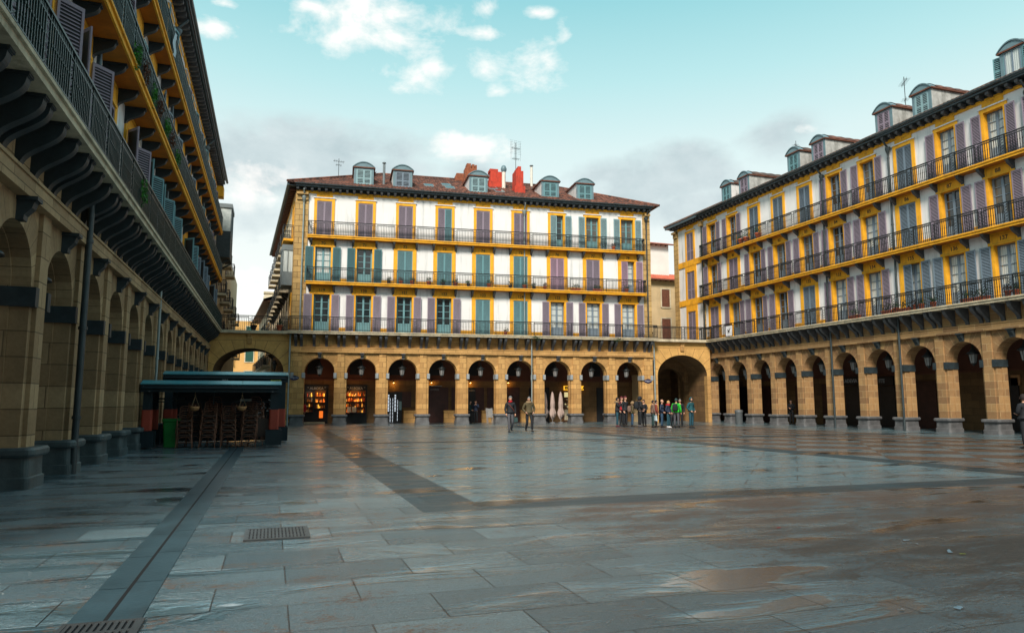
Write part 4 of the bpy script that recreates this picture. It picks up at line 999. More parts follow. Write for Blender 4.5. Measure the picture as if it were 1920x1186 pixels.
# small wall lamps
for px in (738, 809, 882, 953):
    x, z = onM(px, 717, -4.0); b = MB(); b.tube([(x, GY, z + .12), (x, GY - .3, z + .16)], .015, 'iron', 6); b.lathe([(.03, .14), (.05, .10), (.14, .0)], 'iron', 10, (x, GY - .3, z)); b.ball((x, GY - .3, z + .01), .05, 'bulb')
    wl = b.build('wall_lamp', BM); ld = bpy.data.lights.new('wall_lamp_light', 'POINT'); ld.energy = 9; ld.color = (1, .5, .08); ld.shadow_soft_size = .12
    lo = bpy.data.objects.new('wall_lamp_light', ld); COL.objects.link(lo); lo.parent = wl; lo.location = (x, GY - .3, z - .07)

# ------------------------------------------------------------------ right building
XR = 34.09; YR0 = 49.50
wr = {}
topR = {0: ('o', L_), 1: ('o', L_), 2: ('c', G_), 3: ('c', G_), 4: ('c', G_), 5: ('o', L_), 6: ('o', L_), 7: ('c', G_), 8: ('o', L_), 9: ('o', L_)}
midR = {0: ('o', L_), 1: ('c', L_), 2: ('o', L_), 3: ('o', L_), 4: ('o', L_), 5: ('o', L_), 6: ('o', L_), 7: ('c', G_), 8: ('o', L_), 9: ('o', L_)}
botR = {0: ('c', L_), 1: ('o', L_), 2: ('o', L_), 3: ('o', L_), 4: ('c', G_), 5: ('o', L_), 6: ('o', L_), 7: ('l', G_), 8: ('o', G_), 9: ('o', G_)}
for n in range(0, 13):
    wr[(3, n)] = (30 + n, *topR.get(n, ('o', L_)), 'greyblue', 'glass_curtain' if n > 6 else 'glass'); wr[(2, n)] = (79 + n, *midR.get(n, ('o', L_)), 'greyblue', 'glass' if n != 6 else 'glass_curtain'); wr[(1, n)] = (128 + n, *botR.get(n, ('c', L_)), 'greyblue', 'glass_curtain' if n > 4 else 'glass')
TA_R = -5.9
BR = facade('arcade_building', (XR, YR0, 0), -PI / 2, BAY_R, 0, 12, -1.25, 34.2, 'stone_right', 'right arcaded apartment building with yellow balconies and tiled roof dormers, along the square', 'building',
            'stone_right_arch', 'slate', 'base_grey', 'iron', 1.99, wr, bal=(-1.20, 34.0), slab1=(-1.2, 34.0), cheek='cheek_dirty')
def onR(px, py, o=0.0):
    v = ray(px, py); s = (XR - o) / v.x; return YR0 - v.y * s, CAM_H + v.z * s
# the part beyond the corner: one column of windows, quoins
b = MB()
hl = [(-3.3 - .56, -3.3 + .56, OPEN[f][1] + .1, OPEN[f][2]) for f in (1, 2, 3)]
wall_holes(b, TA_R, -1.25, 0, 6.42, [], -WALLO, 'stone_right'); wall_holes(b, -5.2, -1.25, 6.42, Z_EAVE - .1, hl, -WALLO, 'white_wall')
b.quad((TA_R, 14, 0), (TA_R, .02, 0), (TA_R, .02, Z_EAVE - .1), (TA_R, 14, Z_EAVE - .1), 'house_cream')
b.build('corner_wall', BR)
b = MB(); b.quad((TA_R, 4.32, 0), (-1.25, 4.32, 0), (-1.25, 4.32, 5.3), (TA_R, 4.32, 5.3), 'stone_inner'); b.quad((TA_R, .0, 5.25), (-1.25, .0, 5.25), (-1.25, 4.3, 5.25), (TA_R, 4.3, 5.25), 'ceiling'); b.box(-5.2, -3.9, 4.22, 4.3, 0, 2.6, 'door_wood'); b.build('gallery_end', BR)
b = MB(); b.ob(TA_R, -5.2, WALLO, .05, 6.42, Z_CORN - .17, 'quoin')
b.ob(-5.82, -5.25, .05, .16, Z_CORN - .7, Z_CORN - .17, 'quoin'); b.ob(-5.82, -5.25, .06, .34, Z_CORN - .34, Z_CORN - .17, 'quoin')
b.build('quoin', BR)
b = MB(); b.ob(-1.6, -1.25, WALLO, .045, 6.62, Z_CORN - .17, 'quoin'); b.ob(-1.6, -1.2, .045, .30, Z_CORN - .55, Z_CORN - .17, 'quoin'); b.build('quoin', BR)
for z, z_ in ((Z_S2B - .05, Z_S2B + .45), (Z_S3B - .05, Z_S3B + .45), (Z_CORN - .16, Z_CORN + .02)): b = MB(); b.ob(-5.2, -1.6, WALLO, .045, z, z_, 'yellow'); b.build('painted_band', BR)
for f, num in ((1, None), (2, None), (3, None)):
    wn = window(BR, -3.3, f, None, 'c', (L_, L_), 'greyblue'); wn.data = cached(('surx', f), lambda: None) or wn.data
b = MB(); n = 10
for i in range(n):
    tt_ = TA_R + .1 + 4.6 * i / n; b.ob(tt_ - .09, tt_ + .09, WALLO, .44, Z_CORN + .03, Z_CORN + .20, 'corbel_stone')
b.ob(TA_R - .4, -1.25, WALLO, .50, Z_CORN + .20, Z_CORN + .27, 'slate'); b.ob(TA_R - .5, -1.27, .50, .62, Z_CORN + .20, Z_EAVE, 'gutter_metal'); b.build('cornice', BR)
RR = roof_body(BR, TA_R, 34.2, 'tile_dark', True, False)
for i, px in enumerate([1362, 1395, 1488, 1534.5, 1657, 1729, 1899]):
    tR = onR(px, [345, 330, 290, 270, 215, 190, 110][i], -.45)[0]
    dormer(BR, tR, 'cheek_dirty' if i not in (0,) else 'cheek', ['teal', 'lavender', 'teal', 'lavender', 'lavender', 'paleteal', 'teal'][i], wide=1.25, open_w=(i == 6), side=1 if i > 2 else 0)
for yy, z0, z1, hd in [(36.85, Z_S1T, Z_CORN - .45, True), (31.45, Z_S1T, Z_CORN - .45, True), (36.7, 0, Z_S1B, False), (31.45, 0, Z_S1B, False), (50.85, Z_S1T, Z_CORN - .3, False), (50.55, 0, Z_S1B, False), (23.2, Z_S1T, Z_CORN - .45, True)]:
    downpipe(BR, YR0 - yy, z0, z1, 'pipe_dark', .12 if z0 else .2, .06, head=hd)
# right gallery: shop signs, doors
def gR(px, py, o=-4.1): return onR(px, py, o)
for (a, c, txt, ts) in [(1580, 1608, 'LADEVIA', .33), (1640, 1667, 'ITE', .36)]:
    t0, t1 = gR(a, 715)[0], gR(c, 715)[0]; zc = gR((a + c) / 2, 714)[1]
    b = MB(); b.box(t0 - .3, t1 + .3, GY - .2, GY - .05, zc - .3, zc + .3, 'sign_dark'); sgn = b.build('shop_sign', BR)
    letters('lettering', txt, ts, 'letter_grey', sgn, ((t0 + t1) / 2, GY - .21, zc), bold=.012)
    b = MB(); b.box(t0 + .1, t1 + .3, GY - .12, GY - .02, 0, zc - .35, 'door_dark'); b.build('gallery_door', BR)
for px in (1385, 1420, 1490, 1540, 1715, 1860):
    t0 = gR(px, 760)[0]; b = MB(); b.box(t0, t0 + 1.5, GY - .10, GY - .02, 0, 2.9, 'door_wood' if px not in (1385, 1860) else 'door_dark'); b.build('gallery_door', BR)
b = MB(); t0, z0 = gR(1901, 712); b.box(t0 - .25, t0 + .25, GY - .1, GY - .03, z0 - .28, z0 + .28, 'wicker'); b.build('wall_plaque', BR)

# ------------------------------------------------------------------ left building
XL = -4.262; YL0 = 14.33
wl_ = {}
lv = [L_, L_, T_, L_, G_, T_, L_]
for n in range(-2, 14):
    for f in (1, 2, 3):
        c_ = (L_ if n < 4 else (T_ if n < 9 else G_)) if f == 1 else rng.choice([L_, G_, T_])
        wl_[(f, n)] = (None, 'o' if (n * 7 + f) % 5 else 'c', c_, rng.choice(['teal', 'greyblue']), 'glass', rad(rng.choice([34, 42, 50]) if f == 1 else rng.choice([3, 6, 10])))
BL = facade('arcade_building', (XL, YL0, 0), PI / 2, BAY_L, -2, 13, -7.5, 39.5, 'stone_left', 'left arcaded building seen steeply from below with long green iron balconies', 'building',
            'stone_left_arch', 'slate', 'base_left', 'iron_left', 2.05, wl_, bal=(-7.4, 39.3), slab1=(-7.4, 39.4))
b = MB(); b.ob(38.6, 39.5, WALLO, .05, Z_S1T, Z_CORN - .17, 'quoin'); b.ob(38.6, 39.5, .05, .5, Z_CORN - .9, Z_CORN - .17, 'yellow'); b.build('quoin', BL)
b = MB(); b.quad((39.5, -WALLO, 0), (39.5, 12, 0), (39.5, 12, 17.3), (39.5, -WALLO, 17.3), 'house_cream'); b.build('side_wall', BL)
b = MB(); roof_strip(b, -7.5, 39.5, RISE, RUN, 'tile_dark', False, False, step=.12); b.build('roof', BL)
downpipe(BL, 18.3 - YL0, 0, Z_S1B, 'pipe_dark', .16, .075); downpipe(BL, 29.9 - YL0, 0, Z_S1B, 'pipe_pale', .10, .05)
for y_, hd in ((18.3, 1), (30.0, 1), (44.0, 1)): downpipe(BL, y_ - YL0, Z_S1T, Z_CORN - .45, 'gutter_metal', .1, .06, head=True)

# ------------------------------------------------------------------ bridges with big arches at both corners
def bridge(tA, tB, name, label, zc=5.38, zs=3.72, mid_key=True):
    e = empty(name, (3.179, 52.68, 0), A_M, label, 'arch')
    b = MB(); n = 28; cx, R = (tA + tB) / 2, (tB - tA) / 2 - .32; H = zc - zs
    pts = [(cx + R * math.cos(PI * i / n), zs + H * math.sin(PI * i / n)) for i in range(n + 1)]
    pts = [(tB, zs)] + pts + [(tA, zs)]
    zt = Z_S1B; y0, y1 = .10, 3.4
    for i in range(len(pts) - 1):
        (x0, z0), (x1, z1) = pts[i], pts[i + 1]
        for (y, fl) in ((y0, 0), (y1, 1)):
            q = [(x1, y, z1), (x0, y, z0), (x0, y, zt), (x1, y, zt)]
            b.quad(*(q if not fl else q[::-1]), 'voussoir')
        b.quad((x0, y0, z0), (x1, y0, z1), (x1, y1, z1), (x0, y1, z0), 'stone_inner')  # darker stone on the soffit: shade put into its colour
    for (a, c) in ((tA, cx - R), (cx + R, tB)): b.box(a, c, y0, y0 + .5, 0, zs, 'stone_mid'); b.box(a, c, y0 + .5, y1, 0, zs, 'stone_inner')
    b.build('arch_wall', e)
    b = MB()                                                   # joints between voussoirs, as thin recessed-looking mortar strips
    m = 11
    for k in range(1, m):
        if k == m // 2 + 1 and False: continue
        a = PI * k / m; px_, pz = cx + R * math.cos(a), zs + H * math.sin(a)
        nx, nz = math.cos(a) * H, math.sin(a) * R; l = math.hypot(nx, nz); nx, nz = nx / l, nz / l
        ln = min((5.92 - pz) / max(nz, .05), 1.0); qx, qz = px_ + nx * ln, pz + nz * ln
        tx, tz = -nz * .012, nx * .012
        b.quad((px_ - tx, y0 - .003, pz - tz), (px_ + tx, y0 - .003, pz + tz), (qx + tx, y0 - .003, qz + tz), (qx - tx, y0 - .003, qz - tz), 'wood_brown')
    b.box(tA, tB, y0 - .004, y0, 5.92, 5.94, 'wood_brown')
    b.build('joint', e)
    b = MB(); b.box(tA - .5, tB + .5, -.25, 1.2, Z_S1B, Z_S1T, 'slab_stone'); s = b.build('terrace_slab', e)
    b = MB(); pts = [(.1, 0), (-.10, 0), (-.10, -.1), (-.02, -.2), (.0, -.7), (.1, -.7)]
    b.prism(pts, 'x', -.16, .16, 'stone_mid'); b.build('keystone', e, (cx, 0, Z_S1B - .02))
    r = link('railing', railing_mesh(tA - .1, tB + .1, [cx], 'iron'), s, (0, -.2, Z_S1T + .01))
    return e
bridge(-7.45, -2.12, 'street_arch', 'wide flat stone arch with a balcony on top, over the left street')
bridge(25.78, 30.75, 'street_arch', 'wide flat stone arch with a balcony on top, at the right corner')
# inner arch and passage behind the right corner arch, its shade put into the stone colour
e = empty('passage', (3.179, 52.68, 0), A_M, 'shadowed stone passage with an inner arch seen through the right corner arch', 'passage')
b = MB(); n = 16; cx, R = 29.3, 1.25
pts = [(30.9, 3.3)] + [(cx + R * math.cos(PI * i / n), 3.3 + R * math.sin(PI * i / n)) for i in range(n + 1)] + [(27.4, 3.3)]
for i in range(len(pts) - 1):
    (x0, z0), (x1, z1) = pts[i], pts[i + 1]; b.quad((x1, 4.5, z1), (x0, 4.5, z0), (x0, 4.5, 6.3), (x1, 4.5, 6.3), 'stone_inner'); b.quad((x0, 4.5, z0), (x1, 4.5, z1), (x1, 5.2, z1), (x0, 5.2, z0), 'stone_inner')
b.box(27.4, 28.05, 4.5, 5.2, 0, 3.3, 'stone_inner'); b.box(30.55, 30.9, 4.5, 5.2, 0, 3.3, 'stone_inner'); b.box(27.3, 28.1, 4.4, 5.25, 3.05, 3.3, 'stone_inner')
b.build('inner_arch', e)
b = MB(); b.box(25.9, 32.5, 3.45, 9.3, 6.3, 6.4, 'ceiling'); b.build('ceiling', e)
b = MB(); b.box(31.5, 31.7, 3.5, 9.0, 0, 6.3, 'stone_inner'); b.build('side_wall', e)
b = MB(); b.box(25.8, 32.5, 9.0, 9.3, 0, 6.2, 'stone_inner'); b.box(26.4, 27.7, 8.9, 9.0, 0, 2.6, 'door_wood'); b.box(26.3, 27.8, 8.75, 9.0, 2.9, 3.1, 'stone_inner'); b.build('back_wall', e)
b = MB(); b.box(26.2, 27.4, 8.2, 9.0, 3.25, 3.4, 'stone_inner'); o = b.build('balcony', e); r = link('railing', cached('smallrail', lambda: railing_mesh(-.6, .6, [], 'iron', (1, 1), .7)), o, (26.8, 8.22, 3.4))

# ------------------------------------------------------------------ buildings beyond
def house(name, x0, x1, y0, y1, H, mat, label, wins=(), roof=None, face='y', shut='shutter_green', bal=()):
    e = empty(name, (x0, y0, 0), 0, label, 'house'); W, Dp = x1 - x0, y1 - y0
    b = MB(); b.box(0, W, 0, Dp, 0, H, mat); b.build('wall', e)
    for (u, z, w_, h_) in wins:
        b = MB(); b.box(u - w_ / 2, u + w_ / 2, -.04, -.003, z, z + h_, shut)
        o = b.build('window', e)
        b = MB()
        for a, c, d, f in [(u - w_ / 2 - .14, u - w_ / 2, z - .1, z + h_ + .14), (u + w_ / 2, u + w_ / 2 + .14, z - .1, z + h_ + .14), (u - w_ / 2, u + w_ / 2, z + h_, z + h_ + .14), (u - w_ / 2, u + w_ / 2, z - .14, z)]: b.box(a, c, -.07, -.003, d, f, 'slab_stone')
        b.build('window_frame', o)
    for (u, z) in bal:
        b = MB(); b.box(u - .95, u + .95, -.65, -.003, z - .14, z, 'slab_stone'); o = b.build('balcony', e)
        link('railing', cached('housebal', lambda: railing_mesh(-.9, .9, [], 'iron', (1, 1), .6)), o, (u, -.62, z + .005))
    if roof:
        b = MB(); ov = .5; rise = .35 * (Dp / 2)
        nseg = max(6, int((W + 2 * ov) / .12)); vs = []
        for i in range(nseg + 1):
            x = -ov + (W + 2 * ov) * i / nseg; a = .04 * math.cos(2 * PI * x / .24)
            vs += [(x, -ov, H + a - .02), (x, Dp / 2, H + rise + a)]
        b.add(vs, [(2 * i, 2 * i + 2, 2 * i + 3, 2 * i + 1) for i in range(nseg)], roof)
        b.quad((-ov, -ov, H - .08), (-ov, Dp / 2, H + rise - .06), (-ov, Dp + ov, H - .06), (-ov, Dp / 2, H - .1), roof)
        b.quad((W + ov, Dp / 2, H + rise), (W + ov, Dp + ov, H), (-ov, Dp + ov, H), (-ov, Dp / 2, H + rise), roof)
        b.add([(0, 0, H), (W, 0, H), (W, Dp / 2, H + rise - .05), (0, Dp / 2, H + rise - .05)], [(0, 1, 2, 3)], mat)
        b.add([(0, 0, H), (0, Dp / 2, H + rise - .05), (0, Dp, H)], [(0, 1, 2)], mat); b.add([(W, 0, H), (W, Dp, H), (W, Dp / 2, H + rise - .05)], [(0, 1, 2)], mat)
        b.box(-ov, W + ov, -ov - .06, -ov + .02, H - .14, H - .02, 'wood_brown')
        for i in range(int(W / .6)): b.box(.2 + i * .6, .3 + i * .6, -ov, 0, H - .16, H - .04, 'wood_brown')
        b.build('roof', e)
    return e
# right corner: beige house with red roof, white house behind
house('town_house', 33.2, 41.5, 63.0, 71.0, 14.0, 'house_cream', 'beige house with red tiled roof and small iron balcony behind the right arch', [(1.6, 11.2, .9, 1.8), (1.6, 7.6, 1.0, 2.4), (4.4, 11.2, .9, 1.8), (4.4, 7.6, 1.0, 2.4)], 'tile_red', shut='wood_brown', bal=[(1.6, 7.5)])
house('town_house', 28.8, 33.1, 64.0, 72.0, 13.4, 'house_pale', 'pale house wedged between the middle building and the beige house', [(2.6, 10.8, .9, 1.8), (2.6, 7.2, .9, 2.2)], 'tile_red', shut='wood_brown')
house('roof_room', 36.3, 39.9, 66.0, 69.0, 18.4, 'house_white', 'small white attic room with a red tiled roof above the beige house', [(.8, 16.5, .9, 1.4)], 'tile_red', shut='glass')
house('town_house', 28.0, 39.0, 76.0, 84.0, 18.6, 'house_white', 'plain white rear house whose flat top shows beside the middle building', [])
# left street
house('town_house', -11.5, -1.6, 112, 122, 13.6, 'house_yellow', 'yellow house with dark green shutters at the end of the left street', [(5.0, 7.6, 1.1, 2.6), (8.2, 7.6, 1.1, 2.6), (5.0, 3.6, 1.1, 2.6), (8.2, 3.6, 1.1, 2.6), (5.0, 10.6, 1.1, 2.2), (8.2, 10.6, 1.1, 2.2)], None, bal=[(5.0, 7.5), (5.0, 3.5)])
house('town_house', -1.5, 4.5, 100, 112, 13.2, 'house_pale', 'pale stone house with a pergola like top, right end of the left street', [(1.2, 10.0, 1.0, 2.2), (3.6, 10.0, 1.0, 2.2), (1.2, 6.2, 1.0, 2.2), (3.6, 6.2, 1.0, 2.2)], None, shut='grey_metal')
e = empty('rooftop_loggia', (-1.3, 100, 13.2), 0, 'open rooftop loggia of pale pillars above the pale stone house', 'loggia')
b = MB()
for x in (0, 1.6, 3.2, 4.8): b.box(x, x + .35, 0, .35, 0, 2.2, 'house_pale')
b.box(-.2, 5.4, -.2, .6, 2.2, 2.5, 'house_pale'); b.box(-.1, 1.5, .3, 2, 0, 3.0, 'house_pale'); b.box(-.2, 1.6, .1, 2.1, 3.0, 3.2, 'slab_stone'); b.build('pillars', e)
# the fourth side of the square, behind the camera: it shades the near paving and shows in the window panes
e = empty('arcade_building', (-6, -7.0, 0), 0, 'fourth side of the square behind the viewer, pale walls with yellow bands', 'building')
b = MB()
b.quad((46, 0, 5.2), (0, 0, 5.2), (0, 0, 17.3), (46, 0, 17.3), 'white_wall'); b.quad((46, 0, 17.3), (0, 0, 17.3), (0, -6, 20.2), (46, -6, 20.2), 'tile_dark'); b.quad((0, -12, 0), (46, -12, 0), (46, -12, 17.3), (0, -12, 17.3), 'house_cream')
b.quad((0, -12, 17.3), (46, -12, 17.3), (46, -6, 20.2), (0, -6, 20.2), 'tile_dark'); b.quad((0, 0, 0), (0, -12, 0), (0, -12, 17.3), (0, 0, 17.3), 'house_cream'); b.quad((46, -12, 0), (46, 0, 0), (46, 0, 17.3), (46, -12, 17.3), 'house_cream')
b.quad((46, -4, 0), (0, -4, 0), (0, -4, 5.2), (46, -4, 5.2), 'maroon'); b.quad((0, 0, 5.2), (46, 0, 5.2), (46, -4, 5.2), (0, -4, 5.2), 'ceiling')
b.build('wall', e)
for k in range(16):
    x = 1.5 + k * 2.87
    b = MB(); b.box(x - .4, x + .4, -.8, .0, 0, 5.2, 'stone_right'); b.build('pier', e)
    for fl in (1, 2, 3):
        b = MB(); b.box(x + .9, x + 2.0, .003, .03, OPEN[fl][1], OPEN[fl][2], 'teal' if (k + fl) % 3 else 'lavender'); b.build('window', e)
for zb, oo, mt in ((Z_S1B, .82, 'slab_stone'), (Z_S2B, .68, 'yellow'), (Z_S3B, .56, 'yellow'), (Z_CORN + .2, .6, 'slate')):
    b = MB(); b.box(0, 46, .002, oo, zb, zb + .2, mt); b.build('balcony', e)
# building that continues the left side beyond the arch
e = empty('street_building', (XL - .1, 56.0, 0), PI / 2, 'tall narrow house beyond the left arch with stacked balconies and a glazed oriel', 'building')
b = MB(); b.box(0, 34, 0, 8, 0, 15.6, 'house_cream'); b.build('wall', e)
for k, (x, z) in enumerate([(3, 6.6), (3, 9.9), (8, 6.6), (8, 9.9), (8, 13.0), (13, 6.6), (13, 9.9), (13, 13.0), (19, 6.6), (19, 9.9), (25, 6.6), (25, 9.9), (31, 6.6)]):
    b = MB(); b.box(x - .9, x + .9, -.75, -.003, z - .16, z, 'slab_stone'); o = b.build('balcony', e); link('railing', cached('lsb', lambda: railing_mesh(-.85, .85, [], 'iron', (1, 1), .66)), o, (x, -.72, z + .005))
    b = MB(); b.box(x - .5, x + .5, -.04, -.003, z, z + 2.3, 'wood_brown'); b.build('window', e)
b = MB(); b.box(.6, 3.4, -1.0, -.003, 12.4, 14.4, 'slate'); b.box(.65, 3.35, -.95, -.003, 14.4, 16.2, 'glass_curtain'); b.box(.55, 3.45, -1.05, -.003, 16.2, 16.5, 'grey_metal')
for q in (.62, 1.5, 2.4, 3.3): b.box(q, q + .08, -1.0, -.95, 14.4, 16.2, 'grey_metal')
b.tube([(1.0, 0, 11.7), (1.0, -.9, 12.3)], .06, 'slate'); b.tube([(3.0, 0, 11.7), (3.0, -.9, 12.3)], .06, 'slate'); b.build('oriel', e)
# right hand side of that street, beyond the middle building
e = empty('street_building', tuple(MW @ Vector(tl(-2.1, 26.6, 0))), A_M + SA - PI / 2 + rad(1.5), 'narrow old houses with dark wooden eaves receding behind the middle building', 'building')
b = MB(); b.box(-24, 0, 0, 8, 0, 12.8, 'house_pale'); b.build('wall', e)
b = MB(); b.add([(-24.3, -1.0, 12.5), (.3, -1.0, 12.5), (.3, 4, 14.3), (-24.3, 4, 14.3), (-24.3, -1.0, 12.35), (.3, -1.0, 12.35)], [(0, 1, 2, 3), (4, 5, 1, 0)], 'slate'); b.box(-24, 0, -1.0, 0, 12.3, 12.4, 'wood_brown'); b.build('roof', e)
for k in range(7):
    for z in (5.6, 9.0):
        x = -2 - k * 3.3; b = MB(); b.box(x - .8, x + .8, -.7, -.003, z - .16, z, 'slab_stone'); o = b.build('balcony', e); link('railing', cached('lsc', lambda: railing_mesh(-.78, .78, [], 'iron', (1, 1), .62)), o, (x, -.68, z + .005))
        b = MB(); b.box(x - .5, x + .5, -.04, -.003, z, z + 2.2, 'glass'); b.build('window', e)

# ------------------------------------------------------------------ lanterns
def lantern_proto():
    e = empty('lantern', (0, 0, 0)); e.scale = (1.3, 1.3, 1.3)
    b = MB(); b.tube([(0, 0, .52), (0, 0, 1.0)], .012, 'iron', 6); b.tube([(0, 0, .95), (0, 0, 1.02)], .04, 'iron', 6); b.build('hanging_rod', e)
    b = MB(); b.lathe([(.05, .58), (.06, .50), (.11, .46), (.13, .40), (.24, .33), (.255, .29), (.20, .28)], 'iron', 12); b.lathe([(.03, .66), (.045, .62), (.03, .57)], 'iron', 8); b.build('cap', e)
    b = MB(); b.lathe([(.105, -.08), (.165, .27)], 'frost', 8, smooth=False); b.build('lamp_glass', e)
    b = MB()
    for k in range(8):
        a = 2 * PI * k / 8; b.tube([(.108 * math.cos(a), .108 * math.sin(a), -.08), (.17 * math.cos(a), .17 * math.sin(a), .28)], .009, 'iron', 4)
    b.lathe([(.02, -.20), (.035, -.16), (.10, -.11), (.115, -.08)], 'iron', 8); b.build('cage', e)
    return e
LP = lantern_proto(); first = [True]
ordn = ['first', 'second', 'third', 'fourth', 'fifth', 'sixth', 'seventh', 'eighth', 'ninth', 'tenth', 'eleventh', 'twelfth', 'thirteenth', 'fourteenth']
def put(proto, flag, loc, rz, label, cat, group):
    if flag[0]: o = proto; flag[0] = False; o.location = loc; o.rotation_euler = (0, 0, rz)
    else: o = copy_tree(proto, None, loc, rz)
    o['label'] = label; o['category'] = cat; o['group'] = group; return o
def wl(mw, t, o, z): return tuple(mw @ Vector((t, -o, z)))
MWR = Matrix.Translation((XR, YR0, 0)) @ Matrix.Rotation(-PI / 2, 4, 'Z'); MWL = Matrix.Translation((XL, YL0, 0)) @ Matrix.Rotation(PI / 2, 4, 'Z')
for n in range(9): put(LP, first, wl(MW, n * BAY_M, -.75, 3.72), 0, 'black frosted lantern hanging in the %s arch from the left, middle arcade' % ordn[n], 'lantern', 'lanterns hanging in the arcades')
for n in range(12): put(LP, first, wl(MWR, n * BAY_R, -.75, 3.72), .2, 'black frosted lantern in the %s arch from the corner, right arcade' % ordn[n], 'lantern', 'lanterns hanging in the arcades')
for n in range(0, 6): put(LP, first, wl(MWL, n * BAY_L, -.55, 3.72), 0, 'dark lantern hanging in the %s nearest arch, left arcade' % ordn[n], 'lantern', 'lanterns hanging in the arcades')
# a street lamp on a post beyond the left arch
e = empty('street_lamp', (0.15, 62, 0), 0, 'black lantern on a tall post in the street beyond the left arch', 'street lamp')
b = MB(); b.tube([(0, 0, 0), (0, 0, 4.3)], [.07, .04], 'iron', 8); b.lathe([(.14, 0), (.14, .4), (.08, .5)], 'iron', 10); b.build('pole', e)
b = MB(); b.lathe([(.10, 4.3), (.19, 4.75), (.2, 4.76)], 'frost', 8, smooth=False); b.build('lamp_glass', e); b = MB(); b.lathe([(.27, 4.77), (.14, 4.9), (.12, 5.0), (.03, 5.08)], 'iron', 10); b.build('cap', e)
e = empty('wall_lantern', tuple(MW @ Vector((26.05, 1.6, 4.0))), A_M, 'black lantern on a scrolled wall bracket inside the right corner arch', 'lantern')
b = MB(); b.tube([(-.3, 0, .3), (.5, 0, .45)], .025, 'iron'); b.tube([(-.3, 0, -.1), (.1, 0, 0), (.4, 0, .4)], .02, 'iron'); b.build('bracket', e); b = MB(); b.lathe([(.09, 0), (.16, .3), (.24, .32), (.1, .5), (.02, .6)], 'iron', 8, (.5, 0, -.2)); b.build('lamp_head', e)

# street name plates
for px, py, lb in [(551.5, 708, 'oval dark blue street name plate left of the first middle arch'), (1215.5, 714, 'oval dark blue street name plate by the right corner of the middle arcade')]:
    t_, z_ = onM(px, py, .05); e = empty('street_sign', wl(MW, t_, .0, z_), A_M, lb, 'street sign', 'oval street name plates')
    b = MB(); n = 24; pts = [(.33 * math.cos(2 * PI * i / n), .15 * math.sin(2 * PI * i / n) * (1.0 if abs(math.sin(2 * PI * i / n)) < .95 else 1.15)) for i in range(n)]
    b.prism(pts, 'y', -.03, .03, 'plate_blue'); b.build('plate', e); letters('lettering', 'KONSTITUZIO', .085, 'letter_white', e, (0, -.035, .015)); letters('lettering', 'PLAZA', .06, 'letter_white', e, (0, -.035, -.055))

# ------------------------------------------------------------------ aerials
def aerial(loc, h, elems, label, tilt=0.0, panel=False):
    e = empty('tv_aerial', loc, tilt, label, 'aerial', 'aerials on the roofs')
    b = MB(); b.tube([(0, 0, -.6), (0, 0, h)], .022, 'iron', 5); b.build('mast', e)
    b = MB()
    for (z, L, n) in elems:
        b.tube([(-L / 2, 0, z), (L / 2, 0, z + .05)], .014, 'iron', 4)
        for i in range(n): x = -L / 2 + L * (i + .5) / n; b.tube([(x, -.22, z + .02), (x, .22, z + .02)], .008, 'iron', 4); b.tube([(x, 0, z - .10), (x, 0, z + .14)], .008, 'iron', 4)
    if panel:
        for x in (-.38, .0, .38):
            for k in range(9): b.tube([(x - .14, .03, h - .95 + k * .14), (x + .14, .0, h - .93 + k * .14)], .007, 'iron', 4)
        for x in (-.45, -.1, .1, .45): b.tube([(x, 0, h - 1.5), (x, 0, h + .1)], .008, 'iron', 4)
    b.build('antenna', e)
t_, _ = onM(635, 320, -3); aerial(wl(MW, t_, -3.0, roof_z(-3) + .1), 1.4, [(1.15, .9, 5), (.85, .5, 3)], 'thin aerial standing on the left end of the middle roof', .3)
t_, _ = onM(967, 300, -3); aerial(wl(MW, t_, -3.0, roof_z(-3) + 1.6), 2.4, [(1.9, .8, 5), (1.0, .7, 4)], 'tall grid aerial above the red stepped chimney', .2, True)
t_, _ = onR(1697, 180, -4.5); aerial(wl(MWR, t_, -4.5, roof_z(-4.5)), 3.0, [(2.6, 1.3, 7), (1.4, .6, 3)], 'aerial with long arm between two right hand dormers', 1.0)
t_, _ = onR(1492, 265, -4.0); aerial(wl(MWR, t_, -4.0, roof_z(-4)), 2.3, [(1.9, .7, 4)], 'short aerial behind the right hand roof edge', .5)

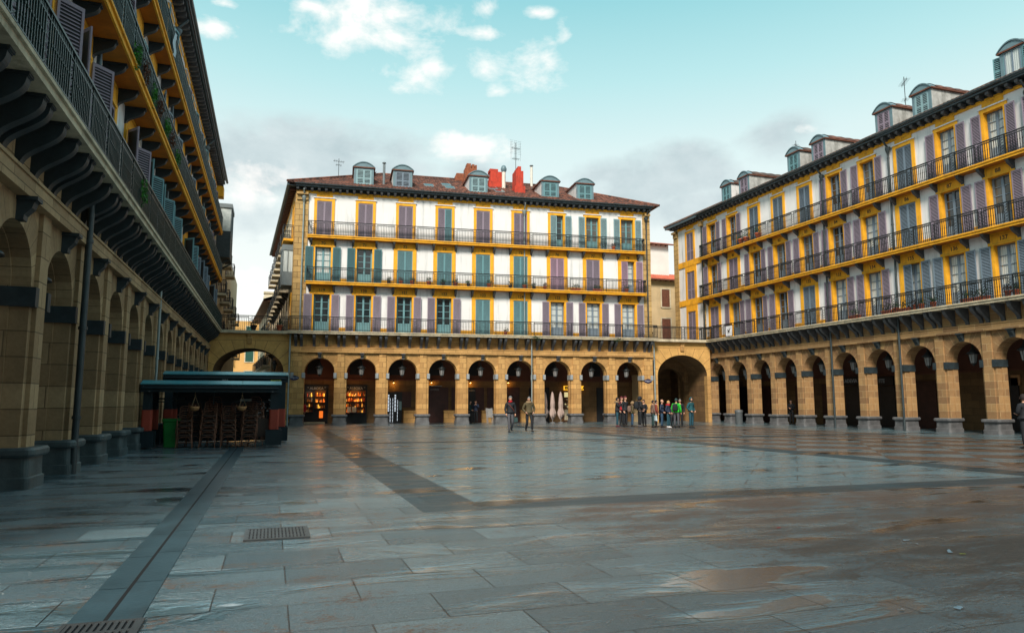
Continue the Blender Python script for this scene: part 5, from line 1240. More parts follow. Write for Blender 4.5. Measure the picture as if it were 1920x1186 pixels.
# ------------------------------------------------------------------ plants
def leaves(b, c, r, n, mat, seed, size=.07, droop=0.0):
    q = random.Random(seed)
    for i in range(n):
        v = Vector((q.gauss(0, 1), q.gauss(0, 1), q.gauss(0, .8))).normalized() * (q.random() ** .4)
        p = Vector(c) + Vector((v.x * r[0], v.y * r[1], v.z * r[2])); p.z -= droop * abs(v.x)
        a = Vector((q.gauss(0, 1), q.gauss(0, 1), q.gauss(0, 1))).normalized(); d = a.cross(Vector((0, 0, 1))).normalized() if abs(a.z) < .95 else Vector((1, 0, 0)); s = size * q.uniform(.6, 1.4)
        b.add([p - a * s, p + d * s * .4, p + a * s, p - d * s * .4], [(0, 1, 2, 3)], mat)
def pot(loc, rz, kind, seed, label, group='plants on the balconies', s=1.0):
    e = empty('potted_plant', loc, rz, label, 'potted plant', group); pm = 'terracotta' if kind != 'dark' else 'pot_dark'
    b = MB()
    if kind == 'trough': b.box(-.35 * s, .35 * s, -.09, .09, 0, .17, 'terracotta'); b.box(-.37 * s, .37 * s, -.11, .11, .14, .19, 'terracotta')
    else: b.lathe([(.09 * s, 0), (.14 * s, .2 * s), (.16 * s, .21 * s), (.16 * s, .25 * s), (.12 * s, .25 * s), (.11 * s, .2 * s)], pm, 10)
    b.build('pot', e)
    b = MB(); gm = {'trough': 'leaf', 'dark': 'leaf', 'pot': 'leaf', 'spiky': 'leaf', 'bright': 'leaf_bright', 'dry': 'leaf_dry'}[kind]
    if kind == 'spiky':
        q = random.Random(seed)
        for i in range(26):
            a = q.uniform(0, 2 * PI); L = q.uniform(.3, .5); o = q.uniform(.1, .35)
            b.tube([(0, 0, .2), (o * .5 * math.cos(a), o * .5 * math.sin(a), .2 + L * .6), (o * math.cos(a), o * math.sin(a), .2 + L * .9)], [.018, .014, .003], 'leaf', 4)
    else: leaves(b, (0, 0, .36 * s), ((.36 if kind == 'trough' else .20) * s, .16 * s, .20 * s), 90 if kind != 'trough' else 110, gm, seed, .06)
    b.build('foliage', e); return e
i_ = 0
for px, kd, num in [(729, 'dark', 72), (752, 'dry', 72), (773, 'pot', 72), (804, 'pot', 73), (831, 'dark', 73), (854, 'pot', 73), (878, 'dark', 74), (917, 'pot', 74), (957, 'dark', 75), (984, 'pot', 75), (1001, 'dark', 75), (1022, 'dry', 76), (1080, 'trough', 77), (1120, 'trough', 77), (1175, 'pot', 78)]:
    i_ += 1; t_, _ = onM(px, 525, .45); off = ['left', 'right', 'far right']
    pos = 'left of' if t_ < (num - 70) * BAY_M - .3 else ('right of' if t_ > (num - 70) * BAY_M + .3 else 'in front of')
    lbl = {'dark': 'dark green plant in a black pot', 'dry': 'withered reddish plant in a pot', 'pot': 'green bushy plant in a clay pot', 'trough': 'low green plants in a clay trough'}[kd]
    pot(wl(MW, t_, .42, Z_S2T + .02), A_M, kd, i_, '%s %s window %d, on the middle balcony' % (lbl, pos, num), s=1.15 if kd == 'pot' else 1.0)
for px, kd, z in [(948, 'pot', Z_S1T), (1150, 'dry', Z_S3T)]:
    i_ += 1; t_, _ = onM(px, 620 if z < 8 else 470, .4); pot(wl(MW, t_, .45, z + .02), A_M, kd, i_, 'small plant on the %s balcony of the middle building' % ('lowest' if z < 8 else 'topmost'))
for px, kd, lb in [(1603, 'trough', 'clay troughs below window 133'), (1665, 'trough', 'clay trough left of window 135'), (1680, 'pot', 'bushy clay pot just left of window 135'), (1697, 'trough', 'clay trough in front of window 135'), (1716, 'dry', 'withered bush right of window 135'), (1728, 'pot', 'green bush in a clay pot right of window 135'),
                   (1750, 'spiky', 'spiky green plant in a clay pot between windows 135 and 136'), (1815, 'trough', 'red clay trough right of window 136'), (1840, 'trough', 'long red clay trough between windows 136 and 137'), (1889, 'dry', 'dark red plant below window 137'), (1904, 'pot', 'green plant in a bright clay pot right of window 137')]:
    i_ += 1; t_, _ = onR(px, 575 - (px - 1600) * .18, .5); pot(wl(MWR, t_, .55, Z_S1T + .02), -PI / 2, kd, i_, lb + ', right lowest balcony', s=1.1)
for px, py, kd, lb in [(1388, 440, 'bright', 'pair of leafy green plants on the far top balcony, left one'), (1398, 437, 'pot', 'pair of leafy green plants on the far top balcony, right one'), (1420, 432, 'pot', 'leafy green plant beside window 32 on the right top balcony')]:
    i_ += 1; t_, _ = onR(px, py, .4); pot(wl(MWR, t_, .35, Z_S3T + .02), -PI / 2, kd, i_, lb, s=1.6)
i_ += 1; t_, z_ = onM(525, 600, -.1); pot(wl(MW, t_, .1, Z_S1T + .02), A_M, 'pot', i_, 'plant in a large terracotta pot on the left arch terrace', s=1.5)
i_ += 1; pot(wl(MW, -4.6, -.3, Z_S1T + .02), A_M, 'dark', i_, 'dark shrub left of the large pot on the left arch terrace', s=1.6)
# greenery hanging through the upper balcony rails of the left building
for k, (px, py, nm, seed) in enumerate([(258, 105, 'leaf_bright', 1), (274, 135, 'leaf_dry', 2), (289, 178, 'leaf_bright', 3), (300, 205, 'leaf_dry', 4), (314, 240, 'leaf_bright', 5), (322, 262, 'leaf_dry', 6), (333, 298, 'leaf_bright', 7), (270, 362, 'leaf_bright', 8)]):
    o_ = O2 if k < 7 else O1; v = ray(px, py); s = (XL + o_ - v.x * 0) / v.x; y_ = v.y * s; z_ = CAM_H + v.z * s
    b = MB(); leaves(b, (0, 0, 0), (.14, .26, .42), 170, nm, seed, .055)
    tag(b.build('trailing_plant', None, (XL + o_ - .02, y_, z_)), '%s trailing plant on the left building rail, %s from the nearest' % ('bright green' if 'bright' in nm else 'brown withered', ordn[k]), 'plant', 'plants trailing on the left balconies')
# weeds under the first balcony edge of the middle building
for px, lb in [(1005, 'weeds hanging from the slab edge near the middle downpipe'), (1160, 'tuft of weeds hanging below the slab near the right end')]:
    t_, z_ = onM(px, 632, .8); b = MB(); leaves(b, (0, 0, -.1), (.45, .08, .28), 130, 'leaf', px, .05); tag(b.build('weeds', None, wl(MW, t_, .80, Z_S1B + .12), A_M), lb, 'plant', 'weeds on the balcony edge')
t_, z_ = onR(1367, 620, .86); e = empty('flag', wl(MWR, t_, .84, z_), -PI / 2, 'small white flag with a dark emblem hung on the right balcony rail', 'flag')
b = MB(); n = 6; vs = []
for i in range(n + 1):
    for j in range(7): vs.append((-.38 + .76 * i / n, -.02 * math.sin(i * 1.7 + j * .5) - .03, .38 - .76 * j / 6))
b.add(vs, [(i * 7 + j, i * 7 + j + 1, (i + 1) * 7 + j + 1, (i + 1) * 7 + j) for i in range(n) for j in range(6)], 'white_cloth', True); b.build('cloth', e)
b = MB(); b.prism([(-.2, .15), (.0, .02), (.22, .2), (.08, -.02), (.12, -.15), (.0, -.07), (-.14, -.14), (-.06, 0)], 'y', -.068, -.058, 'letter_black'); b.build('emblem', e)
t_, z_ = 0, 0
b = MB(); vs = []
for i in range(5):
    for j in range(9): vs.append((.03 * math.sin(i * 2.1 + j), .55 * (i / 4 - .5), -.9 * j / 8))
b.add(vs, [(i * 9 + j, i * 9 + j + 1, (i + 1) * 9 + j + 1, (i + 1) * 9 + j) for i in range(4) for j in range(8)], 'bag_blue', True)
v = ray(326, 82); s = (XL + O3) / v.x; tag(b.build('laundry', None, (XL + O3 + .03, v.y * s, CAM_H + v.z * s + .45)), 'light blue cloth hanging over the top left balcony rail', 'laundry')

# ------------------------------------------------------------------ terrace canopies with stacked chairs
def canopy(y0, y1, x0, x1, H, label, second=False):
    e = empty('terrace_canopy', ((x0 + x1) / 2, y0, 0), 0, label, 'canopy', 'bar terrace canopies'); hw = (x1 - x0) / 2; D = y1 - y0
    for sx in (-1, 1):
        for yy in (0.15, D - .15):
            x = sx * (hw - .22)
            b = MB(); b.box(x - .14, x + .14, yy - .10, yy + .10, .5, H - .12, 'canopy'); p = b.build('post', e)
            b = MB(); pts = rrect(.165, .125, .06, 3); b.prism([(a + x, c + yy) for a, c in pts], 'z', .62, 1.32, 'pad_red'); b.build('post_pad', p)
            b = MB(); b.box(x - .27, x + .27, yy - .25, yy + .25, .07, .60, 'canopy'); b.box(x - .25, x + .25, yy - .23, yy + .23, .60, .612, 'black_gap'); b.build('planter_base', p)
            b = MB()
            for q in (-.2, .2): b.tube([(x + q - .015, yy - .2, .035), (x + q + .015, yy - .2, .035)], .034, 'chrome', 8)
            b.build('castor', p)
    b = MB()
    b.prism([(-.18, H - .06), (.30, H + .07), (.34, H + .03), (-.16, H - .09)], 'x', -hw, hw, 'canopy_top'); b.prism([(.30, H + .066), (D * .5, H + .07), (D + .1, H - .02), (D + .1, H - .05), (D * .5, H + .01), (.34, H + .02)], 'x', -hw, hw, 'canopy_top'); b.build('roof_cover', e)
    b = MB(); b.box(-hw + .02, hw - .02, -.15, -.02, H - .14, H - .06, 'canopy'); b.box(-hw, hw, -.12, .0, H - .34, H - .15, 'canopy')
    b.tube([(-hw + .02, -.15, H - .20), (hw - .1, -.15, H - .20)], .05, 'canopy', 10)
    for sx in (-1, 1): b.box(sx * hw, sx * (hw - .06), 0, D, H - .28, H - .05, 'canopy')
    b.box(-hw, hw, D - .05, D + .02, H - .3, H - .05, 'canopy'); b.build('fascia', e)
    return e, hw
ca, hw = canopy(27.15, 28.85, -4.22, .34, 2.27, 'front dark teal terrace canopy on red padded posts beside the left arcade')
cb, hw2 = canopy(30.2, 31.9, -3.95, .62, 2.72, 'rear taller terrace canopy with a yellow sticker, behind the front one')
letters('lettering', 'LOKA', .085, 'letter_white', cb, (-.08, -.14, 2.46), bold=.004, shear=.4)
b = MB(); b.box(1.62, 1.80, -.16, -.15, 2.40, 2.52, 'yellow_sticker'); b.box(1.79, 2.0, -.163, -.153, 2.43, 2.56, 'yellow_sticker'); st = b.build('sticker', cb); letters('lettering', 'MAHOU', .075, 'letter_black', cb, (1.81, -.17, 2.475))
b = MB(); b.box(-2.1, 2.1, 1.62, 1.66, .02, 2.3, 'door_dark'); b.build('rear_shade_sheet', cb)  # dark sheet added so the space under the canopies reads dark
b = MB(); b.box(2.1, 2.13, .2, 1.6, .05, 2.3, 'door_dark'); b.build('side_shade_sheet', cb)  # dark side sheet, added to darken the inside
b = MB(); b.box(-2.1, 2.0, .1, 1.55, 2.12, 2.14, 'door_dark'); b.build('overhead_shade_sheet', ca)  # dark sheet added overhead for shade under the front canopy
b = MB(); b.box(-1.35, -.35, .3, .42, 1.98, 2.05, 'canopy'); b.box(-1.28, -.45, .25, .33, 1.95, 1.97, 'heater'); b.box(.93, 1.32, .25, .35, 1.93, 2.02, 'heater'); b.box(.86, 1.26, .8, .9, 1.62, 1.70, 'heater'); b.box(-1.9, -1.0, .8, .9, 1.68, 1.74, 'canopy')
b.box(.0, .03, .3, .33, 1.5, 2.1, 'canopy'); b.box(-1.9, 1.9, .85, .9, 1.58, 1.62, 'canopy'); b.build('heater', ca)
b = MB(); b.lathe([(.10, 0), (.11, .03), (.08, .05)], 'frost', 12, (-2.0, -.02, 1.93)); b.lathe([(.10, 0), (.11, .03), (.08, .05)], 'frost', 12, (1.98, -.02, 1.93)); b.build('spot_lamp', ca)
# hanging baskets
for x, z, L, lb in [(-2.52, 1.38, .75, 'left hanging wicker basket under the front canopy'), (-.98, 1.38, .95, 'right hanging wicker basket under the front canopy')]:
    e = empty('hanging_basket', (x, 27.25, z), 0, lb, 'basket', 'hanging wicker baskets')
    b = MB(); b.lathe([(.05, -.10), (.13, -.06), (.17, .03), (.16, .06), (.13, .05)], 'wicker', 14); b.build('basket', e)
    b = MB()
    for k in range(3): a = 2 * PI * k / 3; b.tube([(.15 * math.cos(a), .15 * math.sin(a), .05), (0, 0, .42)], .008, 'rope', 4)
    b.tube([(0, 0, .42), (0, 0, L)], .01, 'rope', 4); b.ball((0, 0, .44), .03, 'rope'); b.build('cord', e)
    b = MB(); leaves(b, (-.05, 0, .07), (.16, .1, .05), 40, 'leaf_dry', 3, .05); b.build('foliage', e)
# green bin inside
e = empty('wheelie_bin', (-3.28, 27.75, 0), 0, 'green plastic bin beside the left post of the front canopy', 'bin')
b = MB(); rings = [[(x, y, z) for x, y in rrect(w_, w_, .05)] for z, w_ in ((.03, .2), (.9, .25), (.92, .28), (.98, .28))]; n = len(rings[0])
b.add([v for r_ in rings for v in r_], [(i * n + k, i * n + (k + 1) % n, (i + 1) * n + (k + 1) % n, (i + 1) * n + k) for i in range(3) for k in range(n)], 'bin_green'); b.add(rings[-1], [list(range(n))], 'bin_green'); b.build('body', e)
b = MB(); b.box(-.27, .27, -.27, .27, .985, 1.02, 'bin_green'); b.build('lid', e)
# chairs
def chair_proto():
    e = empty('rattan_chair', (0, 0, 0))
    r = .015
    for s in (-1, 1): b = MB(); b.tube([(s * .26, -.22, 0), (s * .215, -.20, .45)], r, 'rattan', 6); b.build('leg', e)
    b = MB()
    for s in (-1, 1): b.tube([(s * .25, .26, 0), (s * .21, .20, .45), (s * .20, .27, .88)], r, 'rattan', 6)
    b.tube([(-.20, .27, .88), (-.12, .29, .95), (.12, .29, .95), (.20, .27, .88)], r, 'rattan', 6)
    for k in range(5):
        z = .52 + k * .08; b.tube([(-.2, .22 + (z - .45) * .11, z), (.2, .22 + (z - .45) * .11, z + .06)], .008, 'rattan', 4); b.tube([(-.2, .22 + (z - .45) * .11, z + .06), (.2, .22 + (z - .45) * .11, z)], .008, 'rattan', 4)
    for s in (-1, 1): b.tube([(s * .215, -.20, .45), (s * .25, -.12, .62), (s * .24, .1, .66), (s * .205, .24, .64)], .012, 'rattan', 5)
    b.build('backrest', e)
    b = MB(); b.tube([(-.24, -.215, .2), (.24, -.215, .2)], .011, 'rattan', 5)
    b.tube([(-.235, -.21, .25), (-.12, -.21, .38), (0, -.21, .40), (.12, -.21, .38), (.235, -.21, .25)], .011, 'rattan', 5)
    for s in (-1, 1): b.tube([(s * .24, -.21, .18), (s * .235, .24, .18)], .011, 'rattan', 5)
    b.build('stretcher', e)
    b = MB(); b.prism(rrect(.22, .22, .07), 'z', .43, .465, 'rattan_seat'); b.build('seat', e)
    return e
CP = chair_proto(); cf = [True]
for k, (x, y, n) in enumerate([(-3.22 + .42, 27.42, 4), (-2.08, 27.40, 5), (-1.38, 27.42, 4), (-.72, 27.40, 5)]):
    for j in range(n):
        put(CP, cf, (x + .012 * j * (1 if k % 2 else -1), y + .045 * j, .165 * j), rng.uniform(-.06, .06), 'rattan chair, %s from bottom, %s front stack from the left under the canopy' % (ordn[j], ordn[k]), 'chair', 'rattan chairs stacked under the canopy')
for k, (x, y, n) in enumerate([(-2.6, 28.25, 5), (-1.9, 28.3, 6), (-1.2, 28.25, 5), (-.5, 28.3, 6)]):
    for j in range(n):
        put(CP, cf, (x, y + .045 * j, .165 * j), rng.uniform(-.2, .2) + PI * (k % 2), 'rattan chair, %s from bottom, %s shaded rear stack from the left under the canopy' % (ordn[j], ordn[k]), 'chair', 'rattan chairs stacked under the canopy')
e = empty('table_stack', (-.22, 27.5, 0), 0, 'stack of folded metal tables glinting behind the right post of the front canopy', 'tables')
b = MB()
for k in range(3):
    b.box(-.32 + .03 * k, .18 + .03 * k, -.08 + .05 * k, -.06 + .05 * k, .35, 1.0, 'rattan_seat'); b.tube([(-.3, -.05 + .05 * k, 0), (.1, -.05 + .05 * k, 1.1)], .012, 'rattan', 5); b.tube([(.16, -.05 + .05 * k, 0), (-.2, -.05 + .05 * k, 1.1)], .012, 'rattan', 5)
b.build('table_tops', e)
b = MB(); q = random.Random(8)
for i in range(60): x, z = q.uniform(-.35, .22), q.uniform(1.0, 1.55); b.tube([(x, q.uniform(0, .2), z), (x + q.uniform(-.06, .06), q.uniform(0, .2), z + q.uniform(-.04, .04))], .006, 'chrome', 4)
b.tube([(.24, -.06, .7), (.25, -.06, 1.62), (.12, -.06, 1.68)], .022, 'chrome', 6); b.build('metal_frame', e)

# bin, parasols and folded chairs in the galleries
v = ray(1386, 795); s = CAM_H / -v.z
e = empty('litter_bin', (v.x * s, v.y * s, 0), 0, 'round grey litter bin by the second pier of the right arcade', 'litter bin')
b = MB(); b.lathe([(.24, 0), (.26, .05), (.27, .85), (.29, .88), (.29, .95), (.22, .96)], 'bin_grey', 16); b.build('body', e); b = MB(); b.lathe([(.30, .96), (.28, 1.02), (.15, 1.06), (.02, 1.07)], 'bin_grey', 16); b.build('lid', e)
def parasol(px, o, label, seed):
    t_, _ = onM(px, 780, o); e = empty('closed_parasol', wl(MW, t_, o, 0), 0, label, 'parasol', 'closed parasols in the middle arcade'); q = random.Random(seed)
    b = MB(); b.tube([(0, 0, .05), (0, 0, 2.35)], .022, 'frost', 8); b.build('pole', e); b = MB(); b.lathe([(.22, 0), (.22, .06), (.05, .1)], 'base_grey', 14); b.build('base', e)
    b = MB(); n = 20; prof = [(.03, 2.42), (.10, 2.25), (.15, 1.9), (.18, 1.55), (.18, 1.28), (.15, 1.2), (.19, 1.0), (.24, .75), (.24, .62), (.10, .42)]; vs = []
    for i, (r_, z) in enumerate(prof):
        for k in range(n):
            f = 1 + .28 * math.cos(5 * 2 * PI * k / n + seed) * (i / 9); zz = z + (.16 * math.cos(5 * 2 * PI * k / n + seed + 1) if i >= 7 else 0); vs.append((r_ * f * math.cos(2 * PI * k / n), r_ * f * math.sin(2 * PI * k / n), zz))
    b.add(vs, [(i * n + k, (i + 1) * n + k, (i + 1) * n + (k + 1) % n, i * n + (k + 1) % n) for i in range(len(prof) - 1) for k in range(n)], 'parasol', True); b.build('canopy', e)
parasol(1022, -1.3, 'closed beige parasol half hidden behind the pier, left of three', 1); parasol(1036, -1.2, 'closed beige parasol, middle of three in the arcade', 2); parasol(1051.5, -1.2, 'closed beige parasol beside the lit yellow sign, right of three', 3)
for k in range(4):
    t_, _ = onM(918.5, 790, -.55); e = empty('folding_chair', wl(MW, t_ + .02 * k, -.55 + .09 * k - .2, .02), A_M + .15, 'grey slatted folding chair, %s of four leaning together by the fifth pier' % ordn[k], 'chair', 'folded grey chairs in the arcade')
    b = MB()
    for s in (-1, 1): b.tube([(s * .20, 0, 0), (s * .20, .25, 1.15)], .014, 'frost', 5)
    b.build('frame', e); b = MB()
    for z in range(9): b.box(-.19, .19, .09 + z * .018, .105 + z * .018, .46 + z * .075, .51 + z * .075, 'slate_light')
    b.build('slats', e)

# ------------------------------------------------------------------ people
def skin(verts, edges, radii, mat, sub=1, name='body'):
    me = bpy.data.meshes.new('sk'); me.from_pydata([tuple(v) for v in verts], edges, []); me.update()
    ob = bpy.data.objects.new('sk', me); COL.objects.link(ob)
    md = ob.modifiers.new('s', 'SKIN'); md.use_smooth_shade = True; md.branch_smoothing = .3
    if not me.skin_vertices: 
        bpy.context.view_layer.objects.active = ob
    lay = me.skin_vertices[0].data if me.skin_vertices else None
    if lay is None: raise RuntimeError('no skin layer')
    for i, r in enumerate(radii):
        lay[i].radius = r if isinstance(r, (tuple, list)) else (r, r)
    lay[0].use_root = True
    sb = ob.modifiers.new('u', 'SUBSURF'); sb.levels = sub; sb.render_levels = sub
    bpy.context.view_layer.update(); dg = bpy.context.evaluated_depsgraph_get()
    out_ = bpy.data.meshes.new_from_object(ob.evaluated_get(dg)); bpy.data.objects.remove(ob); bpy.data.meshes.remove(me)
    vs = [tuple(v.co) for v in out_.vertices]; fs = [tuple(p.vertices) for p in out_.polygons]; bpy.data.meshes.remove(out_)
    return vs, fs
def person(loc, face, H=1.72, jacket='black_cloth', trousers='black_cloth', hair='hair_dark', shoes='shoe', pose='stand', hood=False, hat=None, scarf=None, coat=.0, pack=None, bag=None, beard=None, label='', strap=None, bald=False, look=0.0, wide=1.0, armpose='down', collar=None, seed=0, belly=1.0):
    """face: direction (angle about z) the figure looks; built facing -y"""
    q = random.Random(seed + 77); e = empty('person', loc, face, label, 'person', 'people in the square'); k = H / 1.72
    V = lambda x, y, z: Vector((x * k, y * k, z * k))
    hipw, shw = .095 * wide, .185 * wide
    st_ = {'stand': (.0, .0), 'walk': (.20, -.22), 'walk2': (-.15, .18)}[pose]
    def leg(s, st):
        hip = V(s * hipw, 0, .90); kz = .49; kn = V(s * (hipw + .005), -abs(st) * .35 - (.02 if st > 0 else -.0) - max(0, st) * .35 + max(0, -st) * .1, kz); an = V(s * (hipw + .01), -st + .02, .09 + max(0, -st) * .28)
        return hip, kn, an
    HL, KL, AL = leg(-1, st_[0]); HR, KR, AR = leg(1, st_[1])
    sp = [V(0, 0, .95), V(0, .005, 1.10), V(0, .01, 1.25), V(0, .01, 1.40), V(0, -.005, 1.48), V(0, -.02, 1.56)]
    SL, SR = V(-shw, .01, 1.40), V(shw, .01, 1.40)
    def arm(s):
        S_ = V(s * shw, .01, 1.40)
        if armpose == 'down': el = V(s * (shw + .07), .03, 1.13); wr_ = V(s * (shw + .06), -.08 + st_[0] * s * .4, .90)
        elif armpose == 'pockets': el = V(s * (shw + .11), .06, 1.13); wr_ = V(s * (shw - .0), -.12, .97)
        elif armpose == 'fold': el = V(s * (shw + .06), -.02, 1.13); wr_ = V(s * .03, -.22, 1.13 + .02 * s)
        elif armpose == 'face': el = V(s * (shw + .05), -.10, 1.18); wr_ = V(s * .06, -.26, 1.40)
        else: el = V(s * (shw + .07), .03, 1.13); wr_ = V(s * (shw - .02), -.16, 1.02)
        return S_, el, wr_
    arms = {s: arm(s) for s in (-1, 1)}
    # body: one continuous surface
    vs = [V(0, 0, .95)] + sp[1:] + [HL, KL, AL, HR, KR, AR]; ed = [(0, 1), (1, 2), (2, 3), (3, 4), (4, 5), (0, 6), (6, 7), (7, 8), (0, 9), (9, 10), (10, 11)]
    rr_ = [(.13, .10), (.12, .09), (.13, .095), (.11, .08), (.052, .052), (.05, .05), .085, .056, .038, .085, .056, .038]; rr_ = [tuple(c * k for c in (r if isinstance(r, tuple) else (r, r))) for r in rr_]
    for s in (-1, 1):
        i = len(vs); S_, el, wr_ = arms[s]; vs += [S_, el, wr_]; ed += [(3, i), (i, i + 1), (i + 1, i + 2)]; rr_ += [(.055 * k,) * 2, (.04 * k,) * 2, (.028 * k,) * 2]
    b = MB(); v_, f_ = skin(vs, ed, rr_, 'skin'); b.add(v_, f_, 'skin', True)
    # head
    ca_, sa_ = math.cos(look), math.sin(look); hc = V(0, -.015, 1.635)
    def hp(x, y, z): return hc + Vector(((x * ca_ - y * sa_) * k, (x * sa_ + y * ca_) * k, z * k))
    n, m_ = 14, 10; hv = []
    for i in range(m_ + 1):
        a = PI * i / m_; zz = -math.cos(a) * .118; w0 = math.sin(a)
        for j in range(n):
            b_ = 2 * PI * j / n; x = .076 * w0 * math.cos(b_); y = .094 * w0 * math.sin(b_)
            if zz < -.03: x *= 1 - .35 * (-zz - .03) / .09; y = y * (1 - .2 * (-zz - .03) / .09) - .012
            hv.append(hp(x, y, zz))
    b.add(hv, [(i * n + j, i * n + (j + 1) % n, (i + 1) * n + (j + 1) % n, (i + 1) * n + j) for i in range(m_) for j in range(n)], 'skin', True)
    b.add([hp(-.013, -.088, -.02), hp(.013, -.088, -.02), hp(0, -.118, -.022), hp(0, -.090, .025), hp(0, -.092, -.034)], [(0, 2, 3), (2, 1, 3), (0, 4, 2), (4, 1, 2)], 'skin')
    for s in (-1, 1): c_ = hp(s * .078, .005, -.005); b.ball(c_, (.012 * k, .022 * k, .03 * k), 'skin', 6, 5); c_ = hp(s * .03, -.086, .012); b.ball(c_, (.011 * k, .006 * k, .007 * k), 'hair_dark', 6, 4)
    b.ball(hp(0, -.089, -.058), (.024 * k, .006 * k, .006 * k), 'burgundy', 8, 4)
    # hands with fingers
    for s in (-1, 1):
        S_, el, wr_ = arms[s]; d = (wr_ - el).normalized(); side = d.cross(Vector((0, 1, 0))).normalized() * s; nrm2 = d.cross(side).normalized()
        palm = wr_ + d * .055 * k; b.tube([wr_, palm, palm + d * .035 * k], [.026 * k, .036 * k, .034 * k], 'skin', 8)
        for fi, (off, L) in enumerate([(-.027, .060), (-.009, .072), (.009, .068), (.027, .052)]):
            p0 = palm + d * .03 * k + nrm2 * off * k; p1 = p0 + d * L * .5 * k + side * -.006 * k; p2 = p1 + d * L * .42 * k - side * .022 * k; b.tube([p0, p1, p2], [.0095 * k, .0085 * k, .0065 * k], 'skin', 5)
        p0 = palm - nrm2 * .03 * k; b.tube([p0, p0 - nrm2 * .025 * k + d * .025 * k, p0 - nrm2 * .025 * k + d * .055 * k], [.011 * k, .010 * k, .008 * k], 'skin', 5)
    b.build('body', e)
    # trousers
    vs = [V(0, .005, .96), HL, KL, AL, HR, KR, AR, V(0, 0, 1.04)]; ed = [(0, 1), (1, 2), (2, 3), (0, 4), (4, 5), (5, 6), (0, 7)]
    rr_ = [(.145, .115), .105, .074, .062, .105, .074, .062, (.13, .10)]; rr_ = [tuple(c * k for c in (r if isinstance(r, tuple) else (r, r))) for r in rr_]
    v_, f_ = skin(vs, ed, rr_, trousers); b = MB(); b.add(v_, f_, trousers, True); b.build('trousers', e)
    # jacket
    bot_ = .90 - coat
    vs = [V(0, .005, 1.10), V(0, .005, 1.25), V(0, .01, 1.39), V(0, .0, 1.475), V(0, .0, .97)]; ed = [(0, 1), (1, 2), (2, 3), (0, 4)]
    rr_ = [(.165 * wide * belly, .135 * belly), (.17 * wide, .13), (.14 * wide, .11), (.075, .075), (.17 * wide, .14 * belly)]
    if coat > 0: vs.append(V(0, .005, bot_)); ed.append((4, 5)); rr_.append((.18 * wide, .15))
    i0 = len(vs)
    for s in (-1, 1):
        i = len(vs); S_, el, wr_ = arms[s]; vs += [S_, el, wr_]; ed += [(2, i), (i, i + 1), (i + 1, i + 2)]; rr_ += [.082, .064, .050]
    rr_ = [tuple(c * k for c in (r if isinstance(r, tuple) else (r, r))) for r in rr_]
    v_, f_ = skin(vs, ed, rr_, jacket); b = MB()
    jv = []
    for p in v_:
        nn_ = noise.noise(Vector(p) * 9 + Vector((seed, 0, 0))) * .012; c_ = Vector((p[0], p[1], 0)); c_ = c_.normalized() if c_.length > 1e-4 else Vector((0, 0, 0)); jv.append((p[0] + c_.x * nn_, p[1] + c_.y * nn_, p[2]))
    b.add(jv, f_, jacket, True); b.build('jacket', e)
    # shoes
    for A_, st in ((AL, st_[0]), (AR, st_[1])):
        b = MB(); tilt = max(0, -st) * 1.6; base_ = Vector((A_.x, A_.y, max(.0, A_.z - .09 * k)))
        rings = []
        for (yy, w0, h0) in [(.07, .030, .07), (.03, .040, .10), (-.03, .043, .085), (-.10, .046, .06), (-.16, .038, .045), (-.185, .015, .03)]:
            rings.append([base_ + Vector((w0 * k * math.cos(a) * 1.05, yy * k, max(.0, (h0 * .5 + h0 * .5 * math.sin(a)) * k) + max(0, yy) * tilt)) for a in [2 * PI * j / 10 for j in range(10)]])
        n = 10; b.add([v for r_ in rings for v in r_], [(i * n + j, i * n + (j + 1) % n, (i + 1) * n + (j + 1) % n, (i + 1) * n + j) for i in range(5) for j in range(n)] + [list(range(n - 1, -1, -1)), list(range(5 * n, 6 * n))], shoes, True); b.build('shoe', e)
    # hair, hat, hood
    def cap(name, mat, grow, zlow, back=.02, fr=-.02):
        b = MB(); n, m2 = 16, 9; hv = []
        for i in range(m2 + 1):
            a = PI * .5 * i / m2 * (1 + zlow)
            for j in range(n):
                b_ = 2 * PI * j / n; w0 = math.sin(a); x = (.078 + grow) * w0 * math.cos(b_); y = (.096 + grow) * w0 * math.sin(b_); zz = math.cos(a) * (.122 + grow)
                if y < -.02 and zz < .055: zz = .055 + (zz - .055) * .15; y *= .97
                hv.append(hp(x, y + back * .3, zz))
        b.add(hv, [(i * n + j, (i + 1) * n + j, (i + 1) * n + (j + 1) % n, i * n + (j + 1) % n) for i in range(m2) for j in range(n)], mat, True); b.build(name, e)
    if hood:
        b = MB(); n = 14; rings = []
        for (yy, rr2, zc) in [(-.105, .088, .0), (-.07, .112, .0), (.0, .125, .0), (.06, .11, -.01), (.11, .06, -.03), (.125, .01, -.04)]:
            rings.append([hp(rr2 * .92 * math.cos(2 * PI * j / n), yy, zc + rr2 * 1.12 * math.sin(2 * PI * j / n)) for j in range(n)])
        b.add([v for r_ in rings for v in r_], [(i * n + j, (i + 1) * n + j, (i + 1) * n + (j + 1) % n, i * n + (j + 1) % n) for i in range(5) for j in range(n)], jacket if hood is True else hood, True); b.build('hood', e)
    if hat: cap('hat', hat, .016, .05)
    elif not hood and not bald: cap('hair', hair, .010, .35)
    elif bald: cap('hair', 'skin', .002, .0)
    if scarf: b = MB(); b.lathe([(.075 * k, 1.44 * k), (.10 * k, 1.47 * k), (.105 * k, 1.52 * k), (.07 * k, 1.55 * k)], scarf, 14, (0, -.01, 0)); b.build('scarf', e)
